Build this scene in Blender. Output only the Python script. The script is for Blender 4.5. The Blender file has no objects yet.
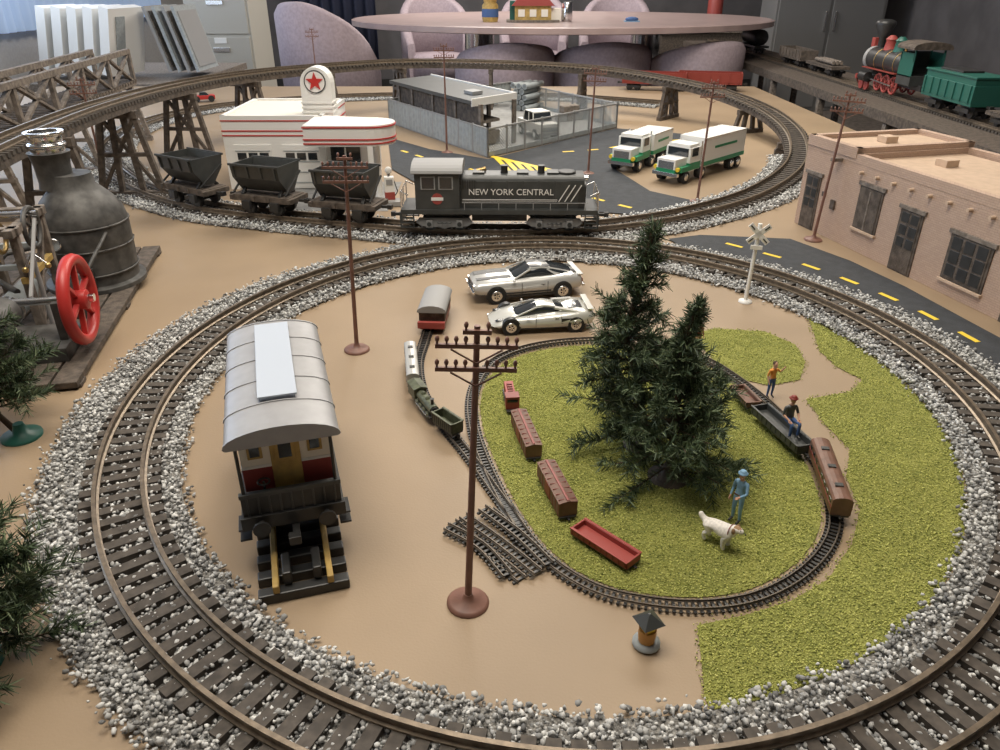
import bpy, math, random
import numpy as np
from mathutils import Vector, Matrix
random.seed(3); RNG=np.random.default_rng(5)
H=5.2; TH=math.radians(28); FOC=751.0
def G(px,py,z=0.0):
    """site survey helper: photo coordinate -> point on the horizontal level z"""
    r=Vector((0,math.cos(TH),-math.sin(TH)))+Vector(((px-500)/FOC,0,0))-Vector((0,math.sin(TH),math.cos(TH)))*((py-375)/FOC)
    t=(z-H)/r.z
    return Vector((r.x*t,r.y*t,z))
scn=bpy.context.scene
COL=scn.collection
# ------------------------------------------------------------------ materials
MATS={}
def mat(name,col,rough=.6,metal=0.,var=0.,vs=6.,bump=0.,bs=30.,spec=.5,emit=0,island=None,coat=0,col2=None,alpha=1):
    if name in MATS: return MATS[name]
    m=bpy.data.materials.new(name); m.use_nodes=True; nt=m.node_tree; b=nt.nodes['Principled BSDF']
    b.inputs['Base Color'].default_value=(*col,1); b.inputs['Roughness'].default_value=rough; b.inputs['Metallic'].default_value=metal
    b.inputs['Specular IOR Level'].default_value=spec; b.inputs['Coat Weight'].default_value=coat
    if emit: b.inputs['Emission Color'].default_value=(*col,1); b.inputs['Emission Strength'].default_value=emit
    tc=nt.nodes.new('ShaderNodeTexCoord')
    if island:
        g=nt.nodes.new('ShaderNodeNewGeometry'); r=nt.nodes.new('ShaderNodeValToRGB')
        els=r.color_ramp.elements
        for i,(p,c) in enumerate(island):
            e=els[i] if i<2 else els.new(p); e.position=p; e.color=(*c,1)
        nt.links.new(g.outputs['Random Per Island'],r.inputs[0]); nt.links.new(r.outputs[0],b.inputs['Base Color'])
    elif var or col2:
        n=nt.nodes.new('ShaderNodeTexNoise'); n.inputs['Scale'].default_value=vs; n.inputs['Detail'].default_value=6
        r=nt.nodes.new('ShaderNodeValToRGB'); r.color_ramp.elements[0].position=.36; r.color_ramp.elements[1].position=.64
        c2=col2 if col2 else tuple(min(1,c*(1+var)) for c in col); c1=col if col2 else tuple(c*(1-var) for c in col)
        r.color_ramp.elements[0].color=(*c1,1); r.color_ramp.elements[1].color=(*c2,1)
        nt.links.new(tc.outputs['Object'],n.inputs['Vector']); nt.links.new(n.outputs[0],r.inputs[0]); nt.links.new(r.outputs[0],b.inputs['Base Color'])
    if bump:
        n=nt.nodes.new('ShaderNodeTexNoise'); n.inputs['Scale'].default_value=bs; n.inputs['Detail'].default_value=4
        bp=nt.nodes.new('ShaderNodeBump'); bp.inputs['Strength'].default_value=bump; bp.inputs['Distance'].default_value=.05
        nt.links.new(tc.outputs['Object'],n.inputs['Vector']); nt.links.new(n.outputs[0],bp.inputs['Height']); nt.links.new(bp.outputs[0],b.inputs['Normal'])
    MATS[name]=m; return m
def brickmat(name,c1,c2,cm,scale,rough=.8,w=.5,h=.2,mort=.02,bump=.4):
    m=bpy.data.materials.new(name); m.use_nodes=True; nt=m.node_tree; b=nt.nodes['Principled BSDF']; b.inputs['Roughness'].default_value=rough
    g=nt.nodes.new('ShaderNodeTexCoord'); sx=nt.nodes.new('ShaderNodeSeparateXYZ'); cb=nt.nodes.new('ShaderNodeCombineXYZ'); ad=nt.nodes.new('ShaderNodeMath')
    nt.links.new(g.outputs['Object'],sx.inputs[0]); nt.links.new(sx.outputs[0],ad.inputs[0]); nt.links.new(sx.outputs[1],ad.inputs[1])
    nt.links.new(ad.outputs[0],cb.inputs[0]); nt.links.new(sx.outputs[2],cb.inputs[1])
    k=nt.nodes.new('ShaderNodeTexBrick'); k.inputs['Scale'].default_value=scale; k.inputs['Color1'].default_value=(*c1,1); k.inputs['Color2'].default_value=(*c2,1); k.inputs['Mortar'].default_value=(*cm,1)
    k.inputs['Brick Width'].default_value=w; k.inputs['Row Height'].default_value=h; k.inputs['Mortar Size'].default_value=mort
    nt.links.new(cb.outputs[0],k.inputs['Vector']); nt.links.new(k.outputs['Color'],b.inputs['Base Color'])
    bp=nt.nodes.new('ShaderNodeBump'); bp.inputs['Strength'].default_value=bump; bp.inputs['Distance'].default_value=.03; bp.invert=True
    nt.links.new(k.outputs['Fac'],bp.inputs['Height']); nt.links.new(bp.outputs[0],b.inputs['Normal'])
    return m
M_board=mat('painted_board',(.305,.222,.142),.5,var=.06,vs=.5,bump=.06,bs=40)
M_tie=mat('tie_brown',(.070,.058,.048),.75,var=.3,vs=9)
M_rail=mat('rail_steel_brown',(.22,.175,.13),.38,metal=.55,var=.2,vs=12)
M_railt=mat('rail_dark',(.11,.09,.07),.45,metal=.5)
M_stone=mat('ballast_stone',(.5,.5,.5),.85,island=[(0,(.12,.12,.12)),(1,(.74,.74,.72)),(.3,(.32,.32,.315)),(.65,(.52,.52,.51))])
M_bed=mat('ballast_bed',(.24,.23,.215),.95,var=.5,vs=30,bump=.6,bs=50)
M_turf=mat('turf',(.24,.26,.06),.95,col2=(.35,.355,.09),vs=3,bump=.8,bs=80)
M_turfc=mat('turf_clump',(.2,.2,.1),.95,island=[(0,(.12,.145,.03)),(1,(.58,.57,.19)),(.2,(.28,.30,.07)),(.65,(.42,.43,.11))])
M_needle=mat('pine_needle',(.05,.09,.05),.6,island=[(0,(.020,.038,.018)),(1,(.18,.23,.12)),(.6,(.06,.095,.042))])
M_bark=mat('bark',(.08,.055,.035),.9,var=.3)
M_black=mat('black_paint',(.028,.028,.028),.4,var=.2)
M_dgrey=mat('dark_grey_paint',(.050,.053,.052),.38,var=.15,vs=4)
M_grey=mat('grey',(.30,.30,.30),.6)
M_white=mat('white_paint',(.80,.79,.76),.45)
M_cream=mat('cream_plastic',(.82,.77,.67),.45)
M_red=mat('red_paint',(.50,.035,.03),.4)
M_dred=mat('dark_red',(.22,.035,.025),.45)
M_mred=mat('muted_red',(.33,.06,.05),.5)
M_brown=mat('wagon_brown',(.15,.075,.05),.5,var=.2,vs=8)
M_wood=mat('dark_wood',(.095,.075,.06),.8,var=.35,vs=7,bump=.3)
M_wood2=mat('weathered_wood',(.18,.15,.125),.8,var=.35,vs=8,bump=.3)
M_pole=mat('pole_brown',(.20,.10,.075),.5,var=.15)
M_glass=mat('dark_glass',(.02,.025,.03),.08,spec=.8)
M_tyre=mat('tyre',(.022,.022,.022),.8)
M_chrome=mat('chrome',(.75,.75,.75),.18,metal=1)
M_silver=mat('silver_paint',(.58,.58,.56),.28,metal=.35,coat=.7)
M_pearl=mat('pearl_silver_paint',(.62,.62,.58),.25,metal=.25,coat=.8)
M_roofg=mat('roof_grey',(.34,.34,.35),.45,metal=.15,var=.05)
M_yel=mat('yellow_paint',(.78,.56,.04),.5)
M_ochre=mat('ochre_wood',(.45,.30,.09),.6,var=.2)
M_asph=mat('asphalt',(.026,.030,.036),.75,var=.2,vs=5,bump=.15,bs=60)
M_green=mat('green_paint',(.02,.24,.11),.35)
M_teal=mat('teal_paint',(.02,.11,.085),.4)
M_mil=mat('military_green',(.09,.10,.06),.5,var=.3,vs=12)
M_skin=mat('skin',(.60,.34,.23),.5)
M_blue=mat('blue_cloth',(.20,.36,.52),.7,var=.15)
M_denim=mat('denim',(.06,.12,.28),.8)
M_khaki=mat('khaki',(.40,.29,.16),.8)
M_fur=mat('dog_fur',(.74,.70,.64),.9,var=.12,vs=20)
M_furt=mat('dog_tan',(.32,.20,.11),.9)
M_brass=mat('brass',(.50,.35,.15),.35,metal=.9)
M_conc=mat('concrete',(.28,.28,.275),.85,var=.12,vs=5)
M_fence=mat('fence_grey',(.33,.36,.37),.6,var=.1)
M_adobe=brickmat('adobe_brick',(.50,.36,.275),(.46,.325,.25),(.34,.245,.19),4.2,w=.42,h=.17,mort=.012,bump=.5)
M_adobe2=mat('adobe_plaster',(.55,.41,.30),.85,var=.06,bump=.15)
# ------------------------------------------------------------------ mesh builder
class MB:
    def __init__(s,n): s.n=n;s.v=[];s.f=[];s.m=[];s.s=[];s.mats=[];s.T=Matrix.Identity(4)
    def add(s,vs,fs,mt,smooth=False):
        if mt not in s.mats: s.mats.append(mt)
        k=s.mats.index(mt); o=len(s.v)
        s.v+= [tuple(s.T@Vector(v)) for v in vs]
        for f in fs: s.f.append([i+o for i in f]); s.m.append(k); s.s.append(smooth)
    def box(s,c,sz,mt,rx=0,ry=0,rz=0):
        R=Matrix.Rotation(rz,3,'Z')@Matrix.Rotation(ry,3,'Y')@Matrix.Rotation(rx,3,'X'); c=Vector(c)
        vs=[c+R@Vector((x*sz[0]/2,y*sz[1]/2,z*sz[2]/2)) for x in(-1,1) for y in(-1,1) for z in(-1,1)]
        s.add(vs,[(0,1,3,2),(4,6,7,5),(0,4,5,1),(2,3,7,6),(0,2,6,4),(1,5,7,3)],mt)
    def bar(s,p0,p1,w,h,mt):
        p0=Vector(p0);p1=Vector(p1);d=p1-p0
        q=d.to_track_quat('X','Z').to_matrix(); c=(p0+p1)/2; L=d.length
        vs=[c+q@Vector((x*L/2,y*w/2,z*h/2)) for x in(-1,1) for y in(-1,1) for z in(-1,1)]
        s.add(vs,[(0,1,3,2),(4,6,7,5),(0,4,5,1),(2,3,7,6),(0,2,6,4),(1,5,7,3)],mt)
    def loft(s,rings,mt,smooth=True,cap=True,closed=True):
        n=len(rings[0]); vs=[v for r in rings for v in r]; fs=[]
        for i in range(len(rings)-1):
            for j in range(n if closed else n-1):
                a=i*n+j;b=i*n+(j+1)%n; fs.append((a,b,b+n,a+n))
        s.add(vs,fs,mt,smooth)
        if cap: 
            s.add(rings[0],[tuple(range(n))[::-1]],mt); s.add(rings[-1],[tuple(range(n))],mt)
    def cyl(s,p0,p1,r0,mt,r1=None,n=12,smooth=True):
        if r1 is None:r1=r0
        p0=Vector(p0);p1=Vector(p1);q=(p1-p0).to_track_quat('Z','Y').to_matrix()
        rg=[[p+q@Vector((r*math.cos(2*math.pi*i/n),r*math.sin(2*math.pi*i/n),0)) for i in range(n)] for p,r in((p0,r0),(p1,r1))]
        s.loft(rg,mt,smooth)
    def lathe(s,c,prof,mt,n=20,axis='z',smooth=True):
        c=Vector(c)
        def P(r,a,h):
            x,y=r*math.cos(a),r*math.sin(a)
            return c+(Vector((x,y,h)) if axis=='z' else Vector((h,x,y)) if axis=='x' else Vector((x,h,y)))
        s.loft([[P(max(r,1e-4),2*math.pi*i/n,h) for i in range(n)] for r,h in prof],mt,smooth)
    def tube(s,pts,r,mt,n=6):
        for a,b in zip(pts[:-1],pts[1:]): s.cyl(a,b,r,mt,n=n)
    def ell(s,c,r,mt,n=12):
        c=Vector(c); 
        if not hasattr(r,'__len__'): r=(r,r,r)
        rg=[]
        for i in range(n//2+1):
            t=max(1e-3,min(math.pi-1e-3,math.pi*i/(n//2))); rg.append([c+Vector((r[0]*math.sin(t)*math.cos(2*math.pi*j/n),r[1]*math.sin(t)*math.sin(2*math.pi*j/n),-r[2]*math.cos(t))) for j in range(n)])
        s.loft(rg,mt,True,False)
    def prism(s,poly,ax,a,b,mt,smooth=False):
        def P(u,v,h): return Vector((h,u,v)) if ax=='x' else Vector((u,h,v)) if ax=='y' else Vector((u,v,h))
        s.loft([[P(u,v,a) for u,v in poly],[P(u,v,b) for u,v in poly]],mt,smooth)
    def torus(s,c,R,r,mt,axis='x',n=28,k=8,flat=1):
        c=Vector(c); rg=[]
        for i in range(n+1):
            a=2*math.pi*i/n; ring=[]
            for j in range(k):
                b=2*math.pi*j/k; rr=R+r*math.cos(b); h=r*math.sin(b)*flat; x,y=rr*math.cos(a),rr*math.sin(a)
                ring.append(c+(Vector((h,x,y)) if axis=='x' else Vector((x,h,y)) if axis=='y' else Vector((x,y,h))))
            rg.append(ring)
        s.loft(rg,mt,True,False)
    def arcwall(s,c,ri,ro,a0,a1,z0,z1,mt,n=16,top=None):
        rg=[]
        for i in range(n+1):
            a=a0+(a1-a0)*i/n; zt=z1 if top is None else top(i/n)
            ca,sa=math.cos(a),math.sin(a)
            rg.append([(c[0]+ri*ca,c[1]+ri*sa,z0),(c[0]+ro*ca,c[1]+ro*sa,z0),(c[0]+ro*1.03*ca,c[1]+ro*1.03*sa,zt-.3),(c[0]+(ro-.1)*ca,c[1]+(ro-.1)*sa,zt),(c[0]+(ri+.1)*ca,c[1]+(ri+.1)*sa,zt),(c[0]+ri*ca,c[1]+ri*sa,zt-.25)])
        s.loft(rg,mt,True,True)
    def mesh(s,me,fm,M=Matrix.Identity(4)):
        o=len(s.v); s.v+=[tuple(s.T@M@v.co) for v in me.vertices]
        for p in me.polygons:
            mt=fm(p); 
            if mt not in s.mats: s.mats.append(mt)
            s.f.append([i+o for i in p.vertices]); s.m.append(s.mats.index(mt)); s.s.append(True)
    def done(s,loc=(0,0,0),rz=0,sc=1,bevel=0,parent=None,recalc=True,ry=0):
        me=bpy.data.meshes.new(s.n); me.from_pydata(s.v,[],s.f)
        for m in s.mats: me.materials.append(m)
        me.polygons.foreach_set('material_index',s.m); me.polygons.foreach_set('use_smooth',s.s); 
        if recalc:
            import bmesh
            bm=bmesh.new(); bm.from_mesh(me); bmesh.ops.recalc_face_normals(bm,faces=bm.faces); bm.to_mesh(me); bm.free()
        me.update(); o=bpy.data.objects.new(s.n,me); COL.objects.link(o); o.location=loc; o.rotation_euler=(0,ry,rz); o.scale=(sc,)*3
        if bevel:
            b=o.modifiers.new('b','BEVEL'); b.width=bevel; b.segments=2; b.limit_method='ANGLE'; b.angle_limit=math.radians(50)
        if parent: o.parent=parent
        return o
def text(s,body,size,loc,rot,mt,parent=None,ext=.004):
    c=bpy.data.curves.new('lettering','FONT'); c.body=body; c.size=size; c.extrude=ext; c.align_x='CENTER'; c.align_y='CENTER'
    o=bpy.data.objects.new(s,c); COL.objects.link(o); o.location=loc; o.rotation_euler=rot; c.materials.append(mt)
    if parent: o.parent=parent
    return o
def npmesh(name,V,F,mt,smooth=False):
    me=bpy.data.meshes.new(name); k=F.shape[1]
    me.vertices.add(len(V)); me.vertices.foreach_set('co',V.astype(np.float32).ravel())
    me.loops.add(F.size); me.loops.foreach_set('vertex_index',F.astype(np.int32).ravel())
    me.polygons.add(len(F)); me.polygons.foreach_set('loop_start',np.arange(0,F.size,k,dtype=np.int32))
    try: me.polygons.foreach_set('loop_total',np.full(len(F),k,dtype=np.int32))
    except Exception: pass
    me.materials.append(mt); me.update(calc_edges=True); me.validate()
    o=bpy.data.objects.new(name,me); COL.objects.link(o); return o
def stones(name,P,r,mt,flat=.8,kind='ico'):
    ph=(1+5**.5)/2
    if kind=='ico':
        B=np.array([(-1,ph,0),(1,ph,0),(-1,-ph,0),(1,-ph,0),(0,-1,ph),(0,1,ph),(0,-1,-ph),(0,1,-ph),(ph,0,-1),(ph,0,1),(-ph,0,-1),(-ph,0,1)])/1.9
        F=np.array([(0,11,5),(0,5,1),(0,1,7),(0,7,10),(0,10,11),(1,5,9),(5,11,4),(11,10,2),(10,7,6),(7,1,8),(3,9,4),(3,4,2),(3,2,6),(3,6,8),(3,8,9),(4,9,5),(2,4,11),(6,2,10),(8,6,7),(9,8,1)])
    else:
        B=np.array([(1,0,0),(-1,0,0),(0,1,0),(0,-1,0),(0,0,1),(0,0,-1)],float); F=np.array([(0,2,4),(2,1,4),(1,3,4),(3,0,4),(2,0,5),(1,2,5),(3,1,5),(0,3,5)])
    n=len(P); S=r*RNG.uniform(.5,1.4,(n,1,1))*RNG.uniform(.65,1.25,(n,1,3)); 
    V=B[None]*(1+RNG.uniform(-.3,.3,(n,len(B),1)))*S; V[:,:,2]*=flat
    a=RNG.uniform(0,6.28,n); t=RNG.uniform(-.7,.7,n)
    x,y,z=V[:,:,0].copy(),V[:,:,1].copy(),V[:,:,2].copy(); ct,st=np.cos(t)[:,None],np.sin(t)[:,None]
    y,z=y*ct-z*st,y*st+z*ct; ca,sa=np.cos(a)[:,None],np.sin(a)[:,None]
    V=np.stack([x*ca-y*sa,x*sa+y*ca,z],-1)+P[:,None,:]
    FF=(F[None]+(np.arange(n)*len(B))[:,None,None]).reshape(-1,3)
    return npmesh(name,V.reshape(-1,3),FF,mt)
# ------------------------------------------------------------------ paths & track
def catmull(P,closed,sub=16):
    P=[np.array(p,float) for p in P]; n=len(P); out=[]
    for i in range(n if closed else n-1):
        g=(lambda k:P[k%n]) if closed else (lambda k:P[min(max(k,0),n-1)])
        a,b,c,d=g(i-1),g(i),g(i+1),g(i+2)
        for k in range(sub):
            t=k/sub; out.append(.5*((2*b)+(c-a)*t+(2*a-5*b+4*c-d)*t*t+(3*b-a-3*c+d)*t**3))
    if not closed: out.append(P[-1])
    return np.array(out)
class Path:
    def __init__(s,pts,closed):
        s.P=np.array(pts); s.closed=closed
        if closed: s.P=np.vstack([s.P,s.P[:1]])
        s.S=np.concatenate([[0],np.cumsum(np.linalg.norm(np.diff(s.P,axis=0),axis=1))]); s.L=s.S[-1]
    def at(s,u):
        u=np.asarray(u,float); 
        if s.closed: u=u%s.L
        return np.stack([np.interp(u,s.S,s.P[:,k]) for k in range(3)],-1)
    def frame(s,u):
        u=np.asarray(u,float)
        if s.closed: t=s.at(u+.15)-s.at(u-.15)
        else: t=s.at(np.minimum(u+.15,s.L))-s.at(np.maximum(u-.15,0))
        t/=np.linalg.norm(t,axis=-1,keepdims=True)+1e-9
        n=np.stack([-t[...,1],t[...,0],0*t[...,0]],-1); n/=np.linalg.norm(n,axis=-1,keepdims=True)+1e-9
        return s.at(u),t,n
def track(name,path,g,tl,tw,th,sp,rw,rh,mt=None,mr=None,z0=0,rstep=.15):
    mt=mt or M_tie; mr=mr or M_rail; mb=MB(name)
    n=max(2,int(path.L/sp)); us=(np.arange(n)+.5)*path.L/n; p,t,nn=path.frame(us)
    for i in range(n):
        c=Vector(p[i])+Vector((0,0,z0+th/2)); T=Vector(t[i])*tw/2; N=Vector(nn[i])*tl/2; U=Vector((0,0,th/2))
        vs=[c+T*a+N*b+U*d*1 for a in(-1,1) for b in(-1,1) for d in(-1,1)]
        mb.add(vs,[(0,1,3,2),(4,6,7,5),(0,4,5,1),(2,3,7,6),(0,2,6,4),(1,5,7,3)],mt)
    m=max(4,int(path.L/rstep)); us=np.linspace(0,path.L,m+1); p,t,nn=path.frame(us)
    prof=[(-rw,0),(rw,0),(rw,.18*rh),(rw*.3,.3*rh),(rw*.3,.65*rh),(rw*.6,.75*rh),(rw*.6,rh),(-rw*.6,rh),(-rw*.6,.75*rh),(-rw*.3,.65*rh),(-rw*.3,.3*rh),(-rw,.18*rh)]
    for sd in(-1,1):
        rings=[[Vector(p[i])+Vector(nn[i])*(sd*g/2+a)+Vector((0,0,z0+th+b)) for a,b in prof] for i in range(m+1)]
        mb.loft(rings,mr,False,not path.closed)
    return mb.done(recalc=False)
# ------------------------------------------------------------------ room
def simplebox(name,c,sz,mt): 
    mb=MB(name); mb.box((0,0,0),sz,mt); return mb.done(loc=c)
M_wall=mat('wall_paint',(.36,.35,.34),.9,var=.05); M_floor=mat('carpet',(.12,.10,.085),.95,var=.3,vs=3,bump=.3)
M_wallb=mat('wall_back_dark',(.10,.095,.10),.9,var=.15,vs=.5)
M_ceil=mat('ceiling_tile',(.65,.62,.58),.9)
FZ=-5.1
simplebox('floor',(2,30,FZ-.1),(66,106,.2),M_floor); simplebox('ceiling',(2,30,20.1),(66,106,.2),M_ceil)
simplebox('wall_back',(2,82.1,7.5),(66,.4,25),M_wallb); simplebox('wall_right',(34.1,30,7.5),(.4,106,25),M_wallb); simplebox('wall_front',(2,-22,7.5),(66,.4,25),M_wall)
mb=MB('wall_left')
for c,sz in (((0,-2+-2,0),(.4,36,25)),((0,77,0),(.4,12,25)),((0,42,-8.2),(.4,58,8.6)),((0,42,10.7),(.4,58,3.6))): mb.box(c,sz,M_wall)
mb.done(loc=(-30.2,0,7.5))
M_sky=mat('window_daylight',(.55,.72,1.0),.9,emit=2.2)
M_curt=mat('sheer_curtain_glow',(.50,.64,.88),.8,emit=.3)  # cloth emits a little itself, standing in for daylight shining through
mb=MB('window_1'); mb.box((-.6,0,0),(.1,57,12.6),M_sky)
for y in np.linspace(-28,28,7): mb.box((-.2,y,0),(.25,.5,12.6),M_white)
for z in (-6.1,0,6.1): mb.box((-.2,0,z),(.3,56.5,.4),M_white)
mb.done(loc=(-30.2,42.3,2.85+7.2))
mb=MB('curtain'); rg=[]
for i in range(300):
    y=-14+36*i/299; x=.15*math.sin(i*.8)+.06*math.sin(i*.31); rg.append([(x,y,-7.1),(x+.06,y,-7.1),(x+.06,y,7),(x,y,7)])
mb.loft(rg,M_curt,True); mb.done(loc=(-29.2,50,9.3))
simplebox('baseboard_back',(2,81.8,FZ+.5),(63,.2,1),M_black)
mb=MB('layout_table'); mb.box((0,0,-.15),(37,41.6,.3),M_board); 
for x,y in ((-17,-20),(17,-20),(-17,20),(17,20),(-17,0),(17,0)): mb.box((x,y,FZ/2-.15),(.9,.9,-FZ-.3),M_wood2)
for y in(-20.6,20.6): mb.box((0,y,-.75),(37,.3,1.1),M_wood2)
for x in(-18.3,18.3): mb.box((x,0,-.75),(.3,41,1.1),M_wood2)
mb.done(loc=(-5,21.7,0))
# ------------------------------------------------------------------ lower loop
CX,CY,RX,RY=.88,9.4,5.66,6.12
TK=dict(g=.49,tl=.84,tw=.12,th=.085,sp=.205,rw=.034,rh=.11)
A=np.linspace(0,2*math.pi,361)[:-1]
low=Path(np.stack([CX+RX*np.cos(A),CY+RY*np.sin(A),0*A+.03],-1),True)
track('loop_track',low,**TK)
UP=[(660,106,0),(560,99,0),(450,97,0),(330,100,0),(230,108,0),(165,120,0),(122,138,0),(108,162,0),(138,190,0),(200,211,0),(275,221,0),(350,228,0),(440,235,0),(540,236,0),(620,230,0),(690,218,0),(752,199,.03),(790,174,.12),(798,150,.35),(785,127,.65),(750,106,.95),(690,87,1.3),(600,72,1.6),(500,66,1.75),(400,65,1.85),(300,72,2.0),(225,81,2.1),(160,94,2.2),(95,113,2.3),(30,139,2.35),(-40,172,2.35)]
upP=catmull([G(a,b,c)+Vector((0,0,.03)) for a,b,c in UP],False,14); up=Path(upP,False)
track('railway_track',up,rstep=.25,**TK)
def ell(P,c,r,j=0): return ((P[:,0]-c[0])/r[0])**2+((P[:,1]-c[1])/r[1])**2
def lowball(n,r,zhi,rng=1.0):
    P=np.stack([RNG.uniform(-6.2,7.8,n),RNG.uniform(2.4,16.6,n)],-1); jit=RNG.normal(0,.016,n)
    ok=(ell(P,(.85,9.35),(4.96,5.36))>1+jit)&(ell(P,(.83,9.5),(6.58,6.85))<1+jit); P=P[ok]
    P=np.column_stack([P,RNG.uniform(.02,zhi,len(P))]); stones('ballast_gravel',P,r,M_stone,flat=.85)
lowball(185000,.0225,.105)
def ring(name,ci,ri,co,ro,z,mt):
    a=np.linspace(0,2*math.pi,129)[:-1]
    V=np.concatenate([np.stack([c[0]+r[0]*np.cos(a),c[1]+r[1]*np.sin(a),0*a+z],-1) for c,r in((ci,ri),(co,ro))]); k=np.arange(128)
    return npmesh(name,V,np.stack([k,k+128,(k+1)%128+128,(k+1)%128],-1),mt)
ring('ballast_bed',(.85,9.35),(5.0,5.4),(.83,9.5),(6.53,6.8),.035,M_bed)
Zs=up.at(np.linspace(0,up.L,600)); iend=np.argmax(Zs[:,2]>.45); uend=up.L*iend/600
n=62000; u=RNG.uniform(0,uend,n); p,t,nn=up.frame(u); o=RNG.uniform(-.8,.8,n); P=p+nn*(o+RNG.normal(0,.05,n))[:,None]; P[:,2]=RNG.uniform(.02,.10,n)
dm=((P[:,0]-CX)/(RX+.15))**2+((P[:,1]-CY)/(RY+.15))**2; P=P[dm>1]
stones('ballast_gravel',P,.033,M_stone,kind='oct')
us=np.linspace(0,uend,200); p,t,nn=up.frame(us); V=np.concatenate([p+nn*.8,p-nn*.8]); V[:,2]=.022; k=np.arange(199)
npmesh('ballast_bed',V,np.stack([k,k+200,k+201,k+1],-1),M_bed)
n=9000; x=RNG.uniform(-6,6.5,n); y=RNG.uniform(14.2,18.5,n); P=np.column_stack([x,y,RNG.uniform(.01,.05,n)])
S=up.at(np.linspace(uend*.5,uend,400))[:,:2]; dd=np.min(np.linalg.norm(P[:,None,:2]-S[None],axis=2),axis=1)
dl=np.sqrt(((P[:,0]-CX)/RX)**2+((P[:,1]-CY)/RY)**2)*RY-RY
P=P[(dd+dl<2.1)&(dl>.5)&(dd<1.5)]; stones('ballast_gravel',P,.036,M_stone,kind='oct')
mb=MB('trestle')
def bent(mb,p,n,h,w=.95,dark=M_wood):
    p=Vector(p);n=Vector(n); U=Vector((0,0,1))
    top=p; base=Vector((p.x,p.y,p.z-h))
    mb.bar(top-n*w*.55+U*-.1,top+n*w*.55-U*.1,.18,.18,dark)
    sp=w*.55+h*.16
    mb.bar(base-n*sp+U*.07,base+n*sp+U*.07,.2,.14,dark)
    for k in(-1,-.35,.35,1): mb.bar(top+n*w*.45*k-U*.15,base+n*sp*.92*k+U*.1,.13,.13,dark)
    if h>.9:
        m=(top+base)/2; ms=(w*.5+sp)/2
        mb.bar(m-n*ms,m+n*ms,.16,.09,dark)
        mb.bar(top-n*w*.45-U*.15,base+n*sp*.9+U*.1,.1,.08,dark); mb.bar(top+n*w*.45-U*.15,base-n*sp*.9+U*.1,.1,.08,dark)
u=uend+.5; k=0
while u<up.L:
    p,t,nn=up.frame(u)
    bent(mb,p-np.array([0,0,.12]),nn,p[2]-.12); u+=4.0
us=np.arange(uend-2,up.L,.5); p,t,nn=up.frame(us)
for i in range(len(us)-1):
    for s in(-.32,.32): mb.bar(p[i]+nn[i]*s-np.array([0,0,.07]),p[i+1]+nn[i+1]*s-np.array([0,0,.07]),.16,.14,M_wood)
mb.done(recalc=False)
a=G(-60,118,2.5); b=G(112,64,2.5); d=(b-a); L=d.length; d.normalize(); nrm=Vector((-d.y,d.x,0))
mb=MB('truss_bridge')
for s in(-.6,.6):
    o=nrm*s
    for z in(.0,1.0): mb.bar(a+o+Vector((0,0,z-.6)),b+o+Vector((0,0,z-.6)),.16,.16,M_wood2)
    k=int(L/2.0)
    for i in range(k+1):
        q=a+d*(L*i/k)+o+Vector((0,0,-.6)); mb.bar(q,q+Vector((0,0,1)),.12,.12,M_wood2)
        if i<k:
            q2=a+d*(L*(i+1)/k)+o+Vector((0,0,-.6)); U=Vector((0,0,1))
            mb.bar(q,q2+U,.12,.07,M_wood2); mb.bar(q+U,q2,.12,.07,M_wood2)
i=0
while i<L: 
    q=a+d*i; mb.bar(q-nrm*.7+Vector((0,0,-.55)),q+nrm*.7+Vector((0,0,-.55)),.13,.1,M_wood); i+=.28
i=.8
while i<L: bent(mb,a+d*i+Vector((0,0,-.6)),nrm,a.z-.6,w=1.2,dark=M_wood2); i+=5
mb.done(recalc=False)
# ------------------------------------------------------------------ lawns
def lawn(name,poly,dens,z=.012):
    V=[(p[0],p[1],z) for p in poly]; mb=MB(name); mb.add(V,[tuple(range(len(V)))],M_turf); mb.done(recalc=True)
    P=np.array([(p[0],p[1]) for p in poly]); lo,hi=P.min(0),P.max(0); n=int(dens*np.prod(hi-lo)); Q=RNG.uniform(lo,hi,(n,2))
    ins=np.zeros(n,bool); j=len(P)-1
    Q2=Q+RNG.normal(0,.035,Q.shape)
    for i in range(len(P)):
        xi,yi=P[i];xj,yj=P[j]
        c=((yi>Q[:,1])!=(yj>Q[:,1]))&(Q[:,0]<(xj-xi)*(Q[:,1]-yi)/(yj-yi+1e-12)+xi); ins^=c; j=i
    Q=Q2[ins]; Q=np.column_stack([Q,z+RNG.uniform(-.003,.010,len(Q))])
    stones(name+'_flock',Q,.0095,M_turfc,flat=.9,kind='oct')
NL=[(472,400),(474,432),(488,472),(512,518),(545,560),(590,590),(640,604),(700,609),(755,601),(800,578),(827,548),(834,518),(824,478),(800,440),(770,408),(735,380),(700,360),(650,347),(600,342),(545,346),(503,358),(482,376)]
nP=catmull([G(a,b)+Vector((0,0,.02)) for a,b in NL],True,8); nl=Path(nP,True)
c=nP.mean(0); inner=[]
p,t,nn=nl.frame(np.linspace(0,nl.L,90)[:-1])
for i in range(len(p)):
    q=p[i]+(c-p[i])/np.linalg.norm(c-p[i])*.14; inner.append((q[0],q[1]))
lawn('lawn',inner,4300)
out=[G(697,626),G(701,660),G(705,700)]
a0=math.atan2((G(705,700).y-9.35)/5.36,(G(705,700).x-.85)/4.96)
for a in np.linspace(a0,.47,30): out.append(Vector((.85+4.98*math.cos(a),9.35+5.38*math.sin(a),0)))
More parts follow.
